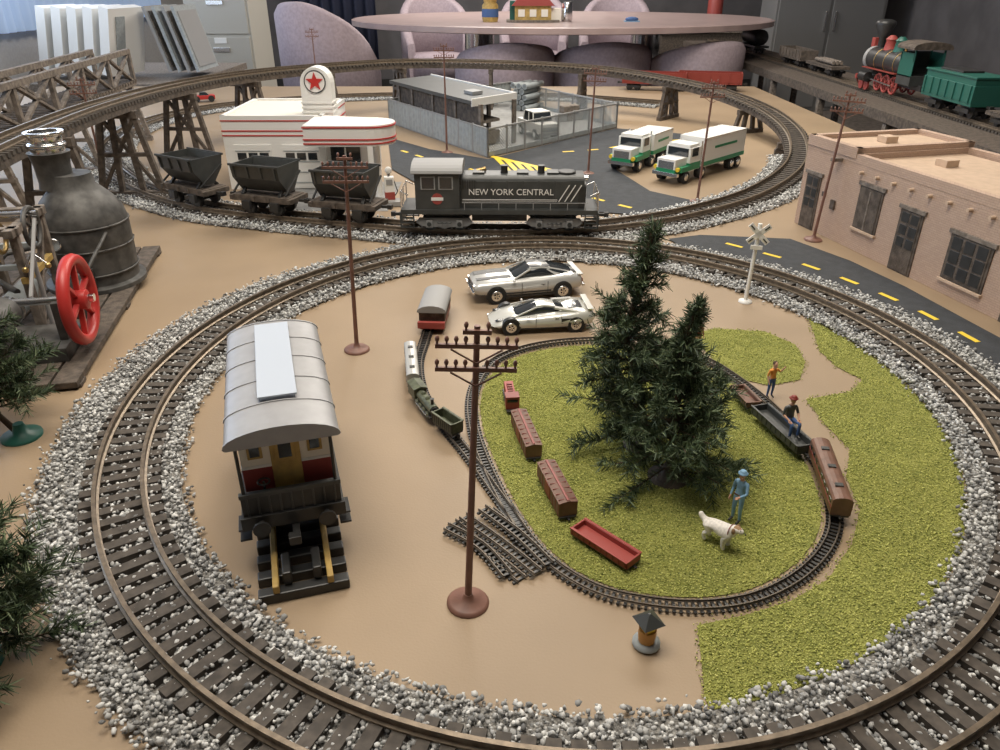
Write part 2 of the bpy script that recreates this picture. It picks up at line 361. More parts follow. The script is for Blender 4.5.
out+= [G(*q) for q in [(820,352),(838,368),(862,380),(852,392),(806,400),(825,425),(850,450),(846,478),(860,510),(852,545),(828,580),(790,602),(745,616)]]
lawn('lawn',out,4300)
lawn('lawn',[G(*q) for q in [(690,335),(715,329),(765,332),(795,345),(805,362),(800,380),(770,386),(742,380),(715,362)]],3000)
kw=dict(g=.10,tl=.18,tw=.028,th=.022,sp=.062,rw=.010,rh=.028,mt=M_black,mr=M_railt)
track('small_scale_track',nl,rstep=.07,**kw)
sd=Path(catmull([G(a,b)+Vector((0,0,.02)) for a,b in [(432,322),(424,345),(418,368),(424,398),(446,430),(472,462),(497,497),(520,528)]],False,8),False)
track('small_scale_track',sd,rstep=.07,**kw)
for i,(a,b) in enumerate([((452,524),(522,582)),((463,520),(538,577)),((482,514),(549,571)),((490,512),(530,560)),((447,531),(508,580))]):
    A_=G(*a);B_=G(*b);mid=(A_+B_)/2+Vector((.05,.06*(i-2)/2,0)); z=Vector((0,0,.002+.028*(i%3)))
    track('loose_track_section',Path(catmull([A_+z,mid+z,B_+z],False,8),False),rstep=.07,**kw)
# ------------------------------------------------------------------ roads
def ribbon(name,poly,mt,z=.016):
    mb=MB(name); mb.add([(p.x,p.y,z) for p in poly],[tuple(range(len(poly)))],mt); return mb
rp=[(668,240),(700,236),(745,238),(790,240),(850,262),(905,288),(960,318),(1010,345),(1010,385),(985,372),(930,348),(870,322),(800,293),(750,275),(700,258)]
mb=ribbon('road',[G(*q) for q in rp],M_asph,.03)
cl=[(722,242),(760,252),(800,263),(840,277),(880,293),(920,311),(960,332),(1000,354)]
def dashes(mb,cl,z,w=.05,dl=.4,gap=.5):
    pa=Path(catmull([G(a,b,z) for a,b in cl],False,8),False); u=.1
    while u+dl<pa.L:
        p,t,n=pa.frame(np.array([u,u+dl])); mb.add([p[0]+n[0]*w,p[0]-n[0]*w,p[1]-n[1]*w,p[1]+n[1]*w],[(0,1,2,3)],M_yel); u+=dl+gap
dashes(mb,cl,.036); mb.done()
mp=[(388,138),(430,150),(488,160),(560,142),(616,129),(700,136),(705,150),(660,150),(615,170),(650,192),(700,203),(690,209),(640,216),(560,210),(480,198),(420,186),(392,170)]
mb=ribbon('road',[G(*q) for q in mp],M_asph,.03)
dashes(mb,[(400,150),(450,165),(490,172)],.036,.06); dashes(mb,[(590,197),(620,205),(650,212)],.036,.06); dashes(mb,[(560,152),(600,149),(640,143),(690,139)],.036,.06)
for i in range(6):
    q=[G(493+i*10,157+i*2.4,.037),G(497+i*10,156+i*2.4,.037),G(511+i*9,170+i*1.2,.037),G(507+i*9,171.2+i*1.2,.037)]; mb.add(q,[(0,1,2,3)],M_yel)
mb.add([G(490,157,.036),G(493,155.5,.036),G(552,169,.036),G(550,170.5,.036)],[(0,1,2,3)],M_yel); mb.add([G(505,171,.036),G(508,169.8,.036),G(560,176,.036),G(557,177.4,.036)],[(0,1,2,3)],M_yel)
mb.done()
# ------------------------------------------------------------------ poles
def pole(px,py,h=2.95,rz=0.1,z=0,tilt=.025):
    mb=MB('telegraph_pole')
    mb.lathe((0,0,0),[(.20,0),(.20,.02),(.17,.045),(.06,.055),(.04,.12)],M_pole,20)
    mb.cyl((0,0,.05),(0,0,h),.034,M_pole,.024,10)
    for z_,l in((h-.16,.64),(h-.36,.64),(h-.04,.22)):
        mb.box((0,-.03,z_),(l,.03,.035),M_pole)
        k=4 if l>.5 else 1
        for i in range(k):
            for s in(-1,1):
                x=s*(.085+i*(l/2-.10)/max(1,k-1)); mb.cyl((x,-.03,z_),(x,-.03,z_+.065),.009,M_pole,n=6); mb.lathe((x,-.03,z_+.04),[(.015,0),(.019,.02),(.011,.04),(.004,.045)],M_pole,8)
        if l>.5:
            for s in(-1,1): mb.bar((s*.2,-.05,z_-.02),(0,-.05,z_-.14),.012,.012,M_pole)
    mb.done(loc=G(px,py,z),rz=rz,ry=tilt)
for a in [(468,603,2.85,.05,0,.045),(357,350,3.0,.15,0,.03),(108,192,2.9,.3,0,0),(447,153,3.3,.1,0,.0),(588,174,2.95,-.2,0,.02),(697,202,2.95,.2,0,.02),(813,240,3.1,-.2,0,.05),(318,91,2.9,.1,0,0)]: pole(*a)
mb=MB('railroad_crossing_sign'); mb.lathe((0,0,0),[(.12,0),(.12,.03),(.04,.05)],M_white,14); mb.cyl((0,0,.03),(0,0,1.45),.035,M_white,n=10)
for s in(-1,1): mb.box((0,-.045,1.28),(.46,.02,.09),M_white,ry=s*.75)
mb.box((0,-.05,1.04),(.2,.02,.07),M_white)
for s in(-1,1): mb.box((s*.12,-.06,1.28+.11),(.1,.006,.02),M_black,ry=-.75*s); mb.box((s*.12,-.06,1.28-.11),(.1,.006,.02),M_black,ry=.75*s)
mb.done(loc=G(745,302),rz=-.15,ry=.03)
# ------------------------------------------------------------------ rail vehicles
RT=.225 # rail top
def heading(path,px,py):
    q=np.array(G(px,py)); S=np.linspace(0,path.L,3000); P=path.at(S); i=np.argmin(np.linalg.norm(P[:,:2]-q[:2],axis=1)); p,t,n=path.frame(S[i]); return p,math.atan2(t[1],t[0])
def wheelset(mb,x,g,r,mt,z=0,ax=M_black):
    mb.cyl((x,-g/2-.02,r+z),(x,g/2+.02,r+z),.03,ax,n=8)
    for s in(-1,1): mb.cyl((x,s*(g/2-.02),r+z),(x,s*(g/2+.06),r+z),r,mt,n=20); mb.cyl((x,s*(g/2-.05),r+z),(x,s*(g/2-.02),r+z),r*1.12,mt,n=20)
def coupler(mb,x,s,z=.28,mt=M_black):
    mb.bar((x,0,z),(x+s*.18,0,z),.07,.06,mt); mb.box((x+s*.22,.02,z),(.1,.12,.1),mt)
mb=MB('switcher_locomotive')
for tx in(-1.2,1.2):
    for w in(-.33,.33): wheelset(mb,tx+w,.49,.17,M_dgrey)
    for s in(-1,1):
        mb.prism([(tx-.62,.2),(tx-.5,.12),(tx-.12,.1),(tx,.06),(tx+.12,.1),(tx+.5,.12),(tx+.62,.2),(tx+.55,.3),(tx-.55,.3)],'y',s*.37-.03,s*.37+.03,M_grey)
        for w in(-.33,.33): mb.box((tx+w,s*.42,.18),(.14,.06,.16),M_grey); mb.cyl((tx+w,s*.42,.18),(tx+w,s*.47,.18),.05,M_dgrey,n=10)
        for w in(-.1,0,.1): mb.torus((tx+w,s*.41,.2),.05,.012,M_dgrey,'z',10,5)
    mb.box((tx,0,.32),(.5,.6,.12),M_black)
mb.box((0,0,.46),(4.25,1.0,.1),M_dgrey); mb.box((0,0,.34),(1.2,.7,.22),M_black)
for s in(-1,1): mb.cyl((-.35,s*.36,.36),(.35,s*.36,.36),.09,M_black,n=12)
for e in(-1,1):
    mb.box((e*2.13,0,.33),(.06,1.0,.24),M_dgrey); coupler(mb,e*2.15,e)
    for s in(-1,1):
        for k in(0,1,2): mb.box((e*2.0,s*.46,.12+k*.1),(.28,.1,.02),M_dgrey)
        mb.box((e*1.86,s*.46,.25),(.02,.1,.3),M_dgrey); mb.box((e*2.14,s*.46,.25),(.02,.1,.3),M_dgrey)
        mb.tube([(e*2.12,s*.48,.5),(e*2.12,s*.48,.9),(e*1.95,s*.48,.82)],.013,M_chrome)
        mb.tube([(e*2.14,s*.12,.5),(e*2.14,s*.12,.85),(e*2.14,s*.44,.85)],.013,M_chrome)
def arch(w,z0,z1,r,k=5):
    pts=[(-w,z0),(w,z0)]
    for i in range(k+1): a=math.pi/2*i/k; pts.append((w-r+r*math.cos(a),z1-r+r*math.sin(a)))
    for i in range(k+1): a=math.pi/2+math.pi/2*i/k; pts.append((-w+r+r*math.cos(a),z1-r+r*math.sin(a)))
    return pts
mb.prism(arch(.34,.5,1.2,.14),'x',-.85,1.82,M_dgrey); mb.prism(arch(.345,.5,1.05,.1),'x',1.7,1.86,M_black)
for i in range(9): mb.box((1.87,0,.62+i*.045),(.02,.5,.018),M_grey)
mb.cyl((1.84,0,1.08),(1.92,0,1.08),.07,M_chrome,n=14)
for s in(-1,1):
    for i in range(7): mb.box((-.68+i*.34,s*.345,.86),(.3,.015,.46),M_dgrey)
    for i in range(6): mb.box((-.78+i*.05,s*.358,1.02),(.025,.01,.2),M_black)
    mb.bar((-.8,s*.36,.70),(1.25,s*.36,.70),.006,.014,M_white); mb.bar((-.8,s*.36,.67),(1.25,s*.36,.67),.006,.008,M_white)
    for k in range(3): mb.bar((1.28+k*.13,s*.362,.66),(1.5+k*.13,s*.362,1.02),.006,.022,M_white)
    mb.tube([(-.8,s*.47,.66),(-.4,s*.47,.66),(.3,s*.47,.66),(1.9,s*.47,.66)],.009,M_grey)
    for i in range(8): x=-.75+i*.37; mb.cyl((x,s*.48,.5),(x,s*.47,.66),.009,M_grey,n=6)
for x in(.1,.9): mb.lathe((x,0,1.18),[(.09,0),(.075,.06),(.075,.16),(.085,.18)],M_black,14)
mb.lathe((1.45,0,1.19),[(.2,0),(.2,.05),(.17,.06)],M_black,18); mb.cyl((-.5,.1,1.21),(-.3,.1,1.26),.05,M_brass,n=10)
for x in(-.45,.5,1.15): mb.box((x,0,1.22),(.25,.35,.04),M_dgrey)
cabp=[(-.47,.5),(.47,.5),(.47,1.28)]+[(.5*math.cos(a),1.28+.17*math.sin(a)) for a in np.linspace(.1,math.pi-.1,10)]+[(-.47,1.28)]
mb.prism(cabp,'x',-1.8,-.85,M_dgrey)
mb.prism([(.54*math.cos(a),1.29+.19*math.sin(a)) for a in np.linspace(0,math.pi,12)]+[(-.5,1.27),(.5,1.27)],'x',-1.87,-.78,M_grey)
for s in(-1,1):
    for x in(-1.52,-1.14):
        mb.box((x,s*.475,1.08),(.31,.02,.28),M_grey); mb.box((x,s*.483,1.08),(.26,.015,.23),M_glass)
    mb.lathe((-1.33,0,.74),[(.12,s*.465),(.12,s*.478)],M_mred,20,'y'); mb.box((-1.33,s*.482,.74),(.26,.006,.07),M_white)
for x in(-1.81,-.84):
    for y in(-.25,.25): mb.box((x,y,1.12),(.02,.22,.22),M_glass)
mb.cyl((-1.9,0,1.35),(-1.8,0,1.35),.07,M_chrome,n=12)
p,a=heading(up,500,236)
if math.cos(a)<0:a+=math.pi
lo=mb.done(loc=(p[0],p[1],RT+.005),rz=a,bevel=.008)
text('lettering','NEW YORK CENTRAL',.185,(.25,-.365,.86),(math.pi/2,0,0),M_white,lo)
def orecar(px,py):
    mb=MB('tipper_wagon')
    for x in(-.38,.38): wheelset(mb,x,.49,.15,M_black)
    for s in(-1,1):
        mb.box((0,s*.3,.36),(1.6,.1,.12),M_wood); 
        for x in(-.38,.38): mb.box((x,s*.38,.22),(.22,.08,.2),M_black)
    for x in(-.78,-.2,.2,.78): mb.box((x,0,.37),(.1,.75,.11),M_wood)
    mb.box((0,0,.43),(1.5,.7,.03),M_wood)
    for x in(-.5,.5):
        mb.bar((x,-.3,.44),(x,0,.72),.07,.07,M_black); mb.bar((x,.3,.44),(x,0,.72),.07,.07,M_black)
    V=[(-.12,.52),(.12,.52),(.4,.86),(.46,1.16),(.42,1.16),(.36,.88),(.1,.57),(-.1,.57),(-.36,.88),(-.42,1.16),(-.46,1.16),(-.4,.86)]
    mb.prism(V,'x',-.62,.62,M_dgrey)
    for x in(-.63,.6): mb.prism([(-.12,.52),(.12,.52),(.4,.86),(.46,1.16),(-.46,1.16),(-.4,.86)],'x',x,x+.03,M_dgrey)
    mb.prism([(-.34,.86),(.34,.86),(.38,1.0),(-.38,1.0)],'x',-.6,.6,M_black)
    for s in(-1,1):
        mb.box((0,s*.46,1.16),(1.32,.05,.05),M_dgrey)
        for x in(-.55,-.18,.18,.55): mb.bar((x,s*.42,.86),(x,s*.475,1.14),.04,.03,M_dgrey)
    for e in(-1,1): coupler(mb,e*.8,e,.34); mb.bar((e*.7,-.35,.5),(e*.7,.35,.95),.04,.04,M_black)
    p,a=heading(up,px,py); mb.done(loc=(p[0],p[1],RT+.005),rz=a,bevel=.006)
orecar(353,227); orecar(272,221); orecar(199,211)
# brake van
mb=MB('brake_van'); L=2.6
for x in(-.75,.75): wheelset(mb,x,.54,.2,M_black,.03)
for s in(-1,1):
    mb.box((0,s*.32,.42),(L,.08,.12),M_black); mb.box((0,s*.5,.44),(L,.05,.1),M_black)
    for x in(-.75,.75): mb.box((x,s*.38,.28),(.3,.06,.24),M_black)
    mb.box((0,s*.46,.2),(1.0,.14,.03),M_wood)
mb.box((0,0,.49),(L,1.02,.05),M_black)
mb.box((0,0,.73),(2.1,.9,.44),M_mred); mb.box((0,0,1.17),(2.1,.9,.46),M_cream); mb.box((0,0,.95),(2.11,.91,.035),M_white)
for s in(-1,1):
    for x in(-.6,0,.6):
        mb.box((x,s*.45,1.17),(.34,.02,.3),M_ochre); mb.box((x,s*.458,1.17),(.28,.015,.24),M_glass)
    for i in range(10): mb.box((-.95+i*.21,s*.453,.73),(.012,.008,.42),M_black)
for e in(-1,1):
    X=e*1.06
    mb.box((X,0,.9),(.03,.3,.78),M_ochre); mb.box((e*1.08,0,1.14),(.02,.2,.28),M_ochre); mb.box((e*1.09,0,1.14),(.012,.13,.2),M_glass)
    for y in(-.3,.3): mb.box((X,y,1.17),(.03,.15,.22),M_ochre); mb.box((e*1.08,y,1.17),(.01,.1,.16),M_glass)
    mb.box((e*1.28,0,.44),(.08,1.06,.16),M_black)
    mb.box((e*1.27,0,.62),(.03,1.0,.26),M_black)
    for k in range(9): mb.box((e*1.285,-.44+k*.11,.62),(.03,.02,.26),M_dgrey)
    mb.box((e*1.27,0,.77),(.06,1.02,.05),M_dgrey)
    for s in(-1,1):
        mb.cyl((e*1.26,s*.46,.5),(e*1.26,s*.46,1.42),.018,M_black,n=8); mb.box((e*1.14,s*.48,.6),(.24,.02,.24),M_black)
        mb.cyl((e*1.3,s*.33,.44),(e*1.42,s*.33,.44),.03,M_black,n=8); mb.cyl((e*1.42,s*.33,.44),(e*1.45,s*.33,.44),.09,M_black,n=14)
        for k in(0,1): mb.box((e*1.1,s*.52,.18+k*.13),(.26,.12,.025),M_black)
    mb.cyl((e*1.2,.25,.5),(e*1.2,.25,.86),.015,M_black,n=6); mb.torus((e*1.2,.25,.86),.06,.012,M_black,'z',16,5)
    coupler(mb,e*1.3,e,.32)
roof=[(.56*math.cos(a)*1.0,1.38+.17*math.sin(a)) for a in np.linspace(0,math.pi,14)]+[(-.54,1.355),(.54,1.355)]
mb.prism(roof,'x',-1.33,1.33,M_roofg,True)
for i in range(6):
    x=-1.32+i*2.64/5; mb.prism([(.57*math.cos(a),1.382+.178*math.sin(a)) for a in np.linspace(0,math.pi,14)]+[(-.55,1.36),(.55,1.36)],'x',x-.012,x+.012,M_roofg)
M_ltg=mat('light_grey_panel',(.45,.50,.58),.5)
mb.box((.18,0,1.56),(1.86,.36,.06),M_ltg); mb.box((.18,0,1.595),(1.9,.40,.02),M_ltg)
bvc=Vector((-2.33,6.90,0)); ba=math.atan2(2.16,-.66)
mb.done(loc=(bvc.x,bvc.y,.2),rz=ba,bevel=.008,sc=.92)
dv=Vector((math.cos(ba),math.sin(ba),0)); nv=Vector((-dv.y,dv.x,0)); mb=MB('display_track')
s0=-1.62
while s0<1.35: 
    q=bvc+dv*s0; mb.bar(q-nv*.42+Vector((0,0,.055)),q+nv*.42+Vector((0,0,.055)),.12,.11,M_black); s0+=.24
for s in(-1,1): mb.bar(bvc+dv*-1.68+nv*.25*s+Vector((0,0,.155)),bvc+dv*1.3+nv*.25*s+Vector((0,0,.155)),.06,.09,M_ochre); mb.bar(bvc+dv*-1.6+nv*.14*s+Vector((0,0,.2)),bvc+dv*-1.3+nv*.14*s+Vector((0,0,.2)),.08,.14,M_black)
mb.done(bevel=.012)
def span(a,b): 
    A_=G(*a);B_=G(*b); d=B_-A_; return (A_+B_)/2,math.atan2(d.y,d.x),d.length
def small(name,a,b,w,h,style,m1,m2,z=.072):
    c,ang,L=span(a,b); mb=MB(name)
    for x in(-.32*L,.32*L):
        mb.box((x,0,.035),(.16*L,.10,.03),M_black)
        for k in(-1,1):
            for s in(-1,1): mb.cyl((x+k*.05*L,s*.04,.026),(x+k*.05*L,s*.06,.026),.026,M_black,n=10)
    mb.box((0,0,.06),(L,w*.9,.025),M_black)
    for e in(-1,1): mb.bar((e*L/2,0,.05),(e*(L/2+.04),0,.05),.025,.02,M_black)
    if style=='box':
        mb.box((0,0,.07+h/2),(L*.96,w,h),m1)
        for s in(-1,1):
            for i in range(9): mb.box((-L*.45+i*L*.9/8,s*w/2,.07+h/2),(.012,.008,h),m2)
            mb.box((0,s*(w/2+.003),.07+h/2),(L*.2,.008,h*.9),m2)
        mb.prism([(-w*.53,.07+h),(w*.53,.07+h),(0,.07+h+.02)],'x',-L*.49,L*.49,m1)
        for i in range(8): mb.box((-L*.42+i*L*.84/7,0,.07+h+.010),(.008,w*.9,.012),m2)
        mb.box((0,0,.07+h+.024),(L*.95,.03,.006),m2)
    elif style=='gon':
        mb.box((0,0,.08),(L,w,.02),m1)
        for s in(-1,1):
            mb.box((0,s*(w/2-.01),.08+h/2),(L,.02,h),m1); mb.box((s*(L/2-.01),0,.08+h/2),(.02,w,h),m1); mb.box((0,s*w/2,.08+h),(L,.03,.014),m1)
            for i in range(10): mb.box((-L*.46+i*L*.92/9,s*w/2,.08+h/2),(.016,.016,h),m2)
    elif style=='coach':
        ro=[(-w/2,.07),(w/2,.07),(w/2,.07+h*.8)]+[(w/2*math.cos(t),.07+h*.8+h*.22*math.sin(t)) for t in np.linspace(.2,math.pi-.2,7)]+[(-w/2,.07+h*.8)]
        mb.prism(ro,'x',-L/2,L/2,m1)
        for s in(-1,1):
            for i in range(8): mb.box((-L*.42+i*L*.84/7,s*w/2,.07+h*.6),(L*.06,.008,h*.22),M_glass)
            mb.box((0,s*w/2,.07+h*.4),(L,.008,.02),m2)
        for x in(-.3*L,0,.3*L): mb.box((x,0,.07+h*1.02),(.06,w*.4,.025),M_dgrey)
    elif style=='steam':
        mb.cyl((-L*.15,0,.07+h*.45),(L*.46,0,.07+h*.45),w*.38,m1,n=14); mb.cyl((L*.46,0,.07+h*.45),(L*.49,0,.07+h*.45),w*.3,M_black,n=14)
        mb.box((-L*.3,0,.07+h*.5),(L*.3,w,h),m1); mb.prism([(-w*.56,.07+h),(w*.56,.07+h),(0,.07+h*1.2)],'x',-L*.47,-L*.12,m2)
        mb.lathe((L*.38,0,.07+h*.8),[(.02,0),(.022,.07),(.03,.09)],M_black,10)
        for x in(0,.18*L): mb.lathe((x,0,.07+h*.75),[(.035,0),(.035,.03),(.01,.05)],m2,10)
        for s in(-1,1):
            for i in range(4): mb.cyl((-.1*L+i*.15*L,s*.06,.05),(-.1*L+i*.15*L,s*.085,.05),.05,m2,n=14)
            mb.bar((-.1*L,s*.09,.05),(.35*L,s*.09,.05),.012,.012,M_chrome)
    elif style=='hood':
        mb.box((L*.1,0,.07+h*.4),(L*.75,w*.7,h*.75),m1); mb.box((-L*.3,0,.07+h*.5),(L*.22,w,h),m1); mb.box((-L*.3,0,.07+h*.75),(L*.23,w*.8,h*.25),M_glass); mb.box((-L*.3,0,.08+h),(L*.26,w*1.05,.02),m2)
        for i in range(5): mb.box((-.1*L+i*.1*L,0,.07+h*.8),(.03,w*.4,.03),m2)
    mb.done(loc=(c.x,c.y,z),rz=ang,bevel=.003); return c,ang
small('boxcar',(518,425),(534,463),.20,.17,'box',M_brown,M_dred,.0)
small('boxcar',(545,478),(568,522),.21,.18,'box',M_brown,M_dred,.0)
small('gondola_wagon',(577,534),(633,570),.22,.07,'gon',M_mred,M_dred,.0)
small('shunter_locomotive',(513,416),(508,393),.18,.17,'hood',M_mred,M_dred,.0)
small('steam_locomotive_miniature',(414,398),(436,426),.18,.16,'steam',M_mil,M_mil)
small('coal_tender',(438,428),(458,442),.18,.13,'gon',M_mil,M_black)
small('passenger_coach',(411,360),(414,394),.18,.18,'coach',M_silver,M_grey)
small('gondola_wagon',(757,420),(803,462),.24,.09,'gon',M_dgrey,M_black)
small('low_side_wagon',(735,398),(752,416),.2,.06,'gon',M_brown,M_black)
small('passenger_coach',(815,463),(837,526),.21,.22,'coach',M_brown,M_dred)
c,ang,L=span((430,340),(441,305)); mb=MB('goods_wagon')
mb.box((0,0,.12),(.85,.36,.12),M_dred); mb.prism([(-.19,.18),(.19,.18),(.19,.32)]+[(.19*math.cos(t),.32+.09*math.sin(t)) for t in np.linspace(.1,math.pi-.1,8)]+[(-.19,.32)],'x',-.38,.4,M_wood)
mb.prism([(.215*math.cos(t),.33+.1*math.sin(t)) for t in np.linspace(0,math.pi,10)]+[(-.19,.32),(.19,.32)],'x',-.42,.44,M_grey,True)
for x in(-.25,.25):
    for s in(-1,1): mb.cyl((x,s*.12,.06),(x,s*.17,.06),.06,M_black,n=12)
mb.box((-.46,0,.15),(.06,.4,.1),M_mred); mb.done(loc=(c.x,c.y,.0),rz=ang,bevel=.006,sc=1.12)
# ------------------------------------------------------------------ toy cars
def car(name,px0,px1,py,kind,L):
    c=(G(px0,py)+G(px1,py))/2; mb=MB(name); k=L/4.6; BP=M_silver if kind=='muscle' else M_pearl
    if kind=='muscle': st=[(-2.3,.72,.42,.80),(-2.2,.86,.35,.90),(-1.6,.93,.28,.97),(-.6,.95,.25,.93),(.4,.95,.25,.92),(1.4,.94,.28,.90),(2.1,.90,.35,.86),(2.3,.80,.42,.75)]
    else: st=[(-2.25,.75,.4,.72),(-2.1,.94,.3,.86),(-1.5,1.02,.22,.90),(-.6,.98,.18,.80),(.4,.96,.18,.72),(1.2,.98,.2,.72),(1.9,.9,.22,.54),(2.3,.62,.26,.38)]
    rg=[]
    for x,w,a,b in st:
        ring=[(-.85*w,a),(-w,a+.12),(-1.02*w,(a+b)/2),(-.97*w,b-.1),(-.85*w,b),(-.4*w,b+.035),(0,b+.045),(.4*w,b+.035),(.85*w,b),(.97*w,b-.1),(1.02*w,(a+b)/2),(w,a+.12),(.85*w,a)]
        rg.append([(x*k,y*k,z*k) for y,z in ring])
    mb.loft(rg,BP,True)
    if kind=='muscle': gh=[(-1.95,.70,.95,.97),(-.95,.66,.92,1.24),(-.6,.64,.92,1.29),(-.1,.63,.92,1.28),(.62,.74,.90,.94)]
    else: gh=[(-1.0,.55,.82,.86),(-.55,.56,.78,1.02),(-.1,.56,.75,1.10),(.25,.55,.72,1.07),(1.25,.74,.70,.73)]
    mb.loft([[(x*k,y*k,z*k) for y,z in [(-w,a),(-w*.82,b-.06),(-w*.6,b),(0,b+.02),(w*.6,b),(w*.82,b-.06),(w,a)]] for x,w,a,b in gh],M_glass,True)
    rf=[[((x)*k,y*k,z*k) for y,z in [(-w*.84,b-.07),(-w*.62,b+.012),(0,b+.035),(w*.62,b+.012),(w*.84,b-.07),(w*.6,b-.03),(0,b-.02),(-w*.6,b-.03)]] for x,w,a,b in gh[1:4]]
    mb.loft(rf,BP,True)
    for s in(-1,1):
        if kind=='muscle':
            (x0,w0,a0,b0),(x1,w1,a1,b1)=gh[0],gh[1]
            mb.add([(x0*k,s*w0*1.01*k,a0*k),((x0+.75)*k,s*w0*1.01*k,(a0-.02)*k),((x1+.18)*k,s*w1*.86*k,(b1-.04)*k),(x1*k,s*w1*.66*k,(b1+.01)*k),((x0+.05)*k,s*w0*.62*k,(a0+.05)*k)],[(0,1,2,3,4)],BP)
        else: mb.bar((gh[1][0]*k,s*gh[1][1]*.83*k,(gh[1][3]-.04)*k),(-1.5*k,s*.78*k,.88*k),.2*k,.08*k,BP)
        mb.bar((gh[3][0]*k,s*gh[3][1]*.83*k,(gh[3][3]-.04)*k),(gh[4][0]*k,s*gh[4][1]*k,gh[4][3]*k),.07*k,.05*k,BP)
        for x in(-1.4,1.42):
            R=.36
            mb.cyl((x*k,s*.72*k,R*k),(x*k,s*.985*k,R*k),(R+.05)*k,M_black,n=24)
            mb.cyl((x*k,s*.74*k,R*k),(x*k,s*1.02*k,R*k),R*k,M_tyre,n=24)
            mb.lathe((x*k,0,R*k),[(.23*k,s*1.0*k),(.23*k,s*1.03*k),(.18*k,s*1.035*k),(.05*k,s*1.0*k),(.04*k,s*1.04*k)],M_chrome,20,'y')
            for j in range(5): 
                t=j*1.2566; mb.bar((x*k,s*1.03*k,R*k),((x+.2*math.cos(t))*k,s*1.03*k,(R+.2*math.sin(t))*k),.03*k,.05*k,M_chrome)
        mb.box((.35*k,s*.965*k,.58*k),(.015*k,.03*k,.5*k),M_black); mb.box((-.75*k,s*.965*k,.58*k),(.015*k,.03*k,.5*k),M_black)
        mb.box((-.55*k,s*.97*k,.72*k),(.16*k,.03*k,.04*k),M_chrome)
        mb.box((0,s*.93*k,.27*k),(2.0*k,.06*k,.08*k),M_black)
        if kind=='muscle':
            mb.cyl((2.26*k,s*.62*k,.66*k),(2.34*k,s*.62*k,.66*k),.12*k,M_chrome,n=14); mb.box((-2.31*k,s*.5*k,.68*k),(.03*k,.5*k,.14*k),M_dred)
            mb.bar((.72*k,s*.34*k,.958*k),(2.15*k,s*.34*k,.90*k),.26*k,.02*k,M_black); mb.bar((-2.2*k,s*.34*k,.94*k),(-1.9*k,s*.34*k,.985*k),.26*k,.03*k,M_black); mb.bar((-.95*k,s*.3*k,1.285*k),(-.1*k,s*.3*k,1.31*k),.24*k,.02*k,M_black); mb.box((.2*k,s*.955*k,.42*k),(2.2*k,.03*k,.06*k),M_black)
        else:
            mb.box((-1.0*k,s*.985*k,.56*k),(.5*k,.04*k,.22*k),M_black); mb.ell((1.85*k,s*.6*k,.555*k),(.24*k,.13*k,.05*k),M_glass)
        mb.ell((.7*k,s*1.0*k,.97*k if kind=='muscle' else .82*k),(.06*k,.09*k,.05*k),BP)
    if kind=='muscle':
        mb.box((2.3*k,0,.64*k),(.05*k,1.0*k,.16*k),M_black); mb.box((2.36*k,0,.48*k),(.08*k,1.7*k,.1*k),M_chrome); mb.box((-2.36*k,0,.48*k),(.08*k,1.7*k,.1*k),M_chrome); mb.box((-2.2*k,0,.95*k),(.22*k,1.6*k,.05*k),BP)
    else:
        mb.box((-2.05*k,0,1.0*k),(.25*k,1.7*k,.03*k),BP)
        for s in(-1,1): mb.box((-2.05*k,s*.7*k,.93*k),(.2*k,.04*k,.12*k),BP)
        mb.box((-1.45*k,0,.92*k),(.6*k,.8*k,.04*k),M_glass); mb.box((-2.26*k,0,.6*k),(.04*k,1.4*k,.14*k),M_black); mb.box((2.2*k,0,.34*k),(.1*k,.7*k,.06*k),M_black)
    return mb,c
mb,c=car('toy_muscle_car',470,580,300,'muscle',2.0); mb.done(loc=(c.x,c.y+.35,.0),rz=math.pi+.22)
mb,c=car('toy_sports_car',490,592,332,'sports',1.75); mb.done(loc=(c.x,c.y+.3,.0),rz=math.pi+.12)
def pickup(q,rz,nm='toy_pickup'):
    mb=MB(nm); 
    for s in(-1,1):
        for x in(-.4,.4): mb.cyl((x,s*.2,.13),(x,s*.3,.13),.13,M_tyre,n=16); mb.cyl((x,s*.3,.13),(x,s*.31,.13),.07,M_chrome,n=12)
    mb.box((0,0,.28),(1.3,.56,.24),M_white); mb.prism([(-.35,.4),(.3,.4),(.2,.62),(-.3,.62)],'y',-.25,.25,M_glass); mb.box((-.04,0,.63),(.5,.48,.03),M_white); mb.box((.66,0,.27),(.03,.5,.12),M_chrome); mb.box((.66,0,.16),(.06,.56,.06),M_grey)
    for s in(-1,1):
        for x in(-.33,-.02,.25): mb.bar((x,s*.255,.4),(x*.85,s*.25,.62),.03,.03,M_white)
    mb.done(loc=q,rz=rz,bevel=.03,sc=1.4)
pickup(G(538,138,.05)+Vector((0,.35,0)),-1.15)
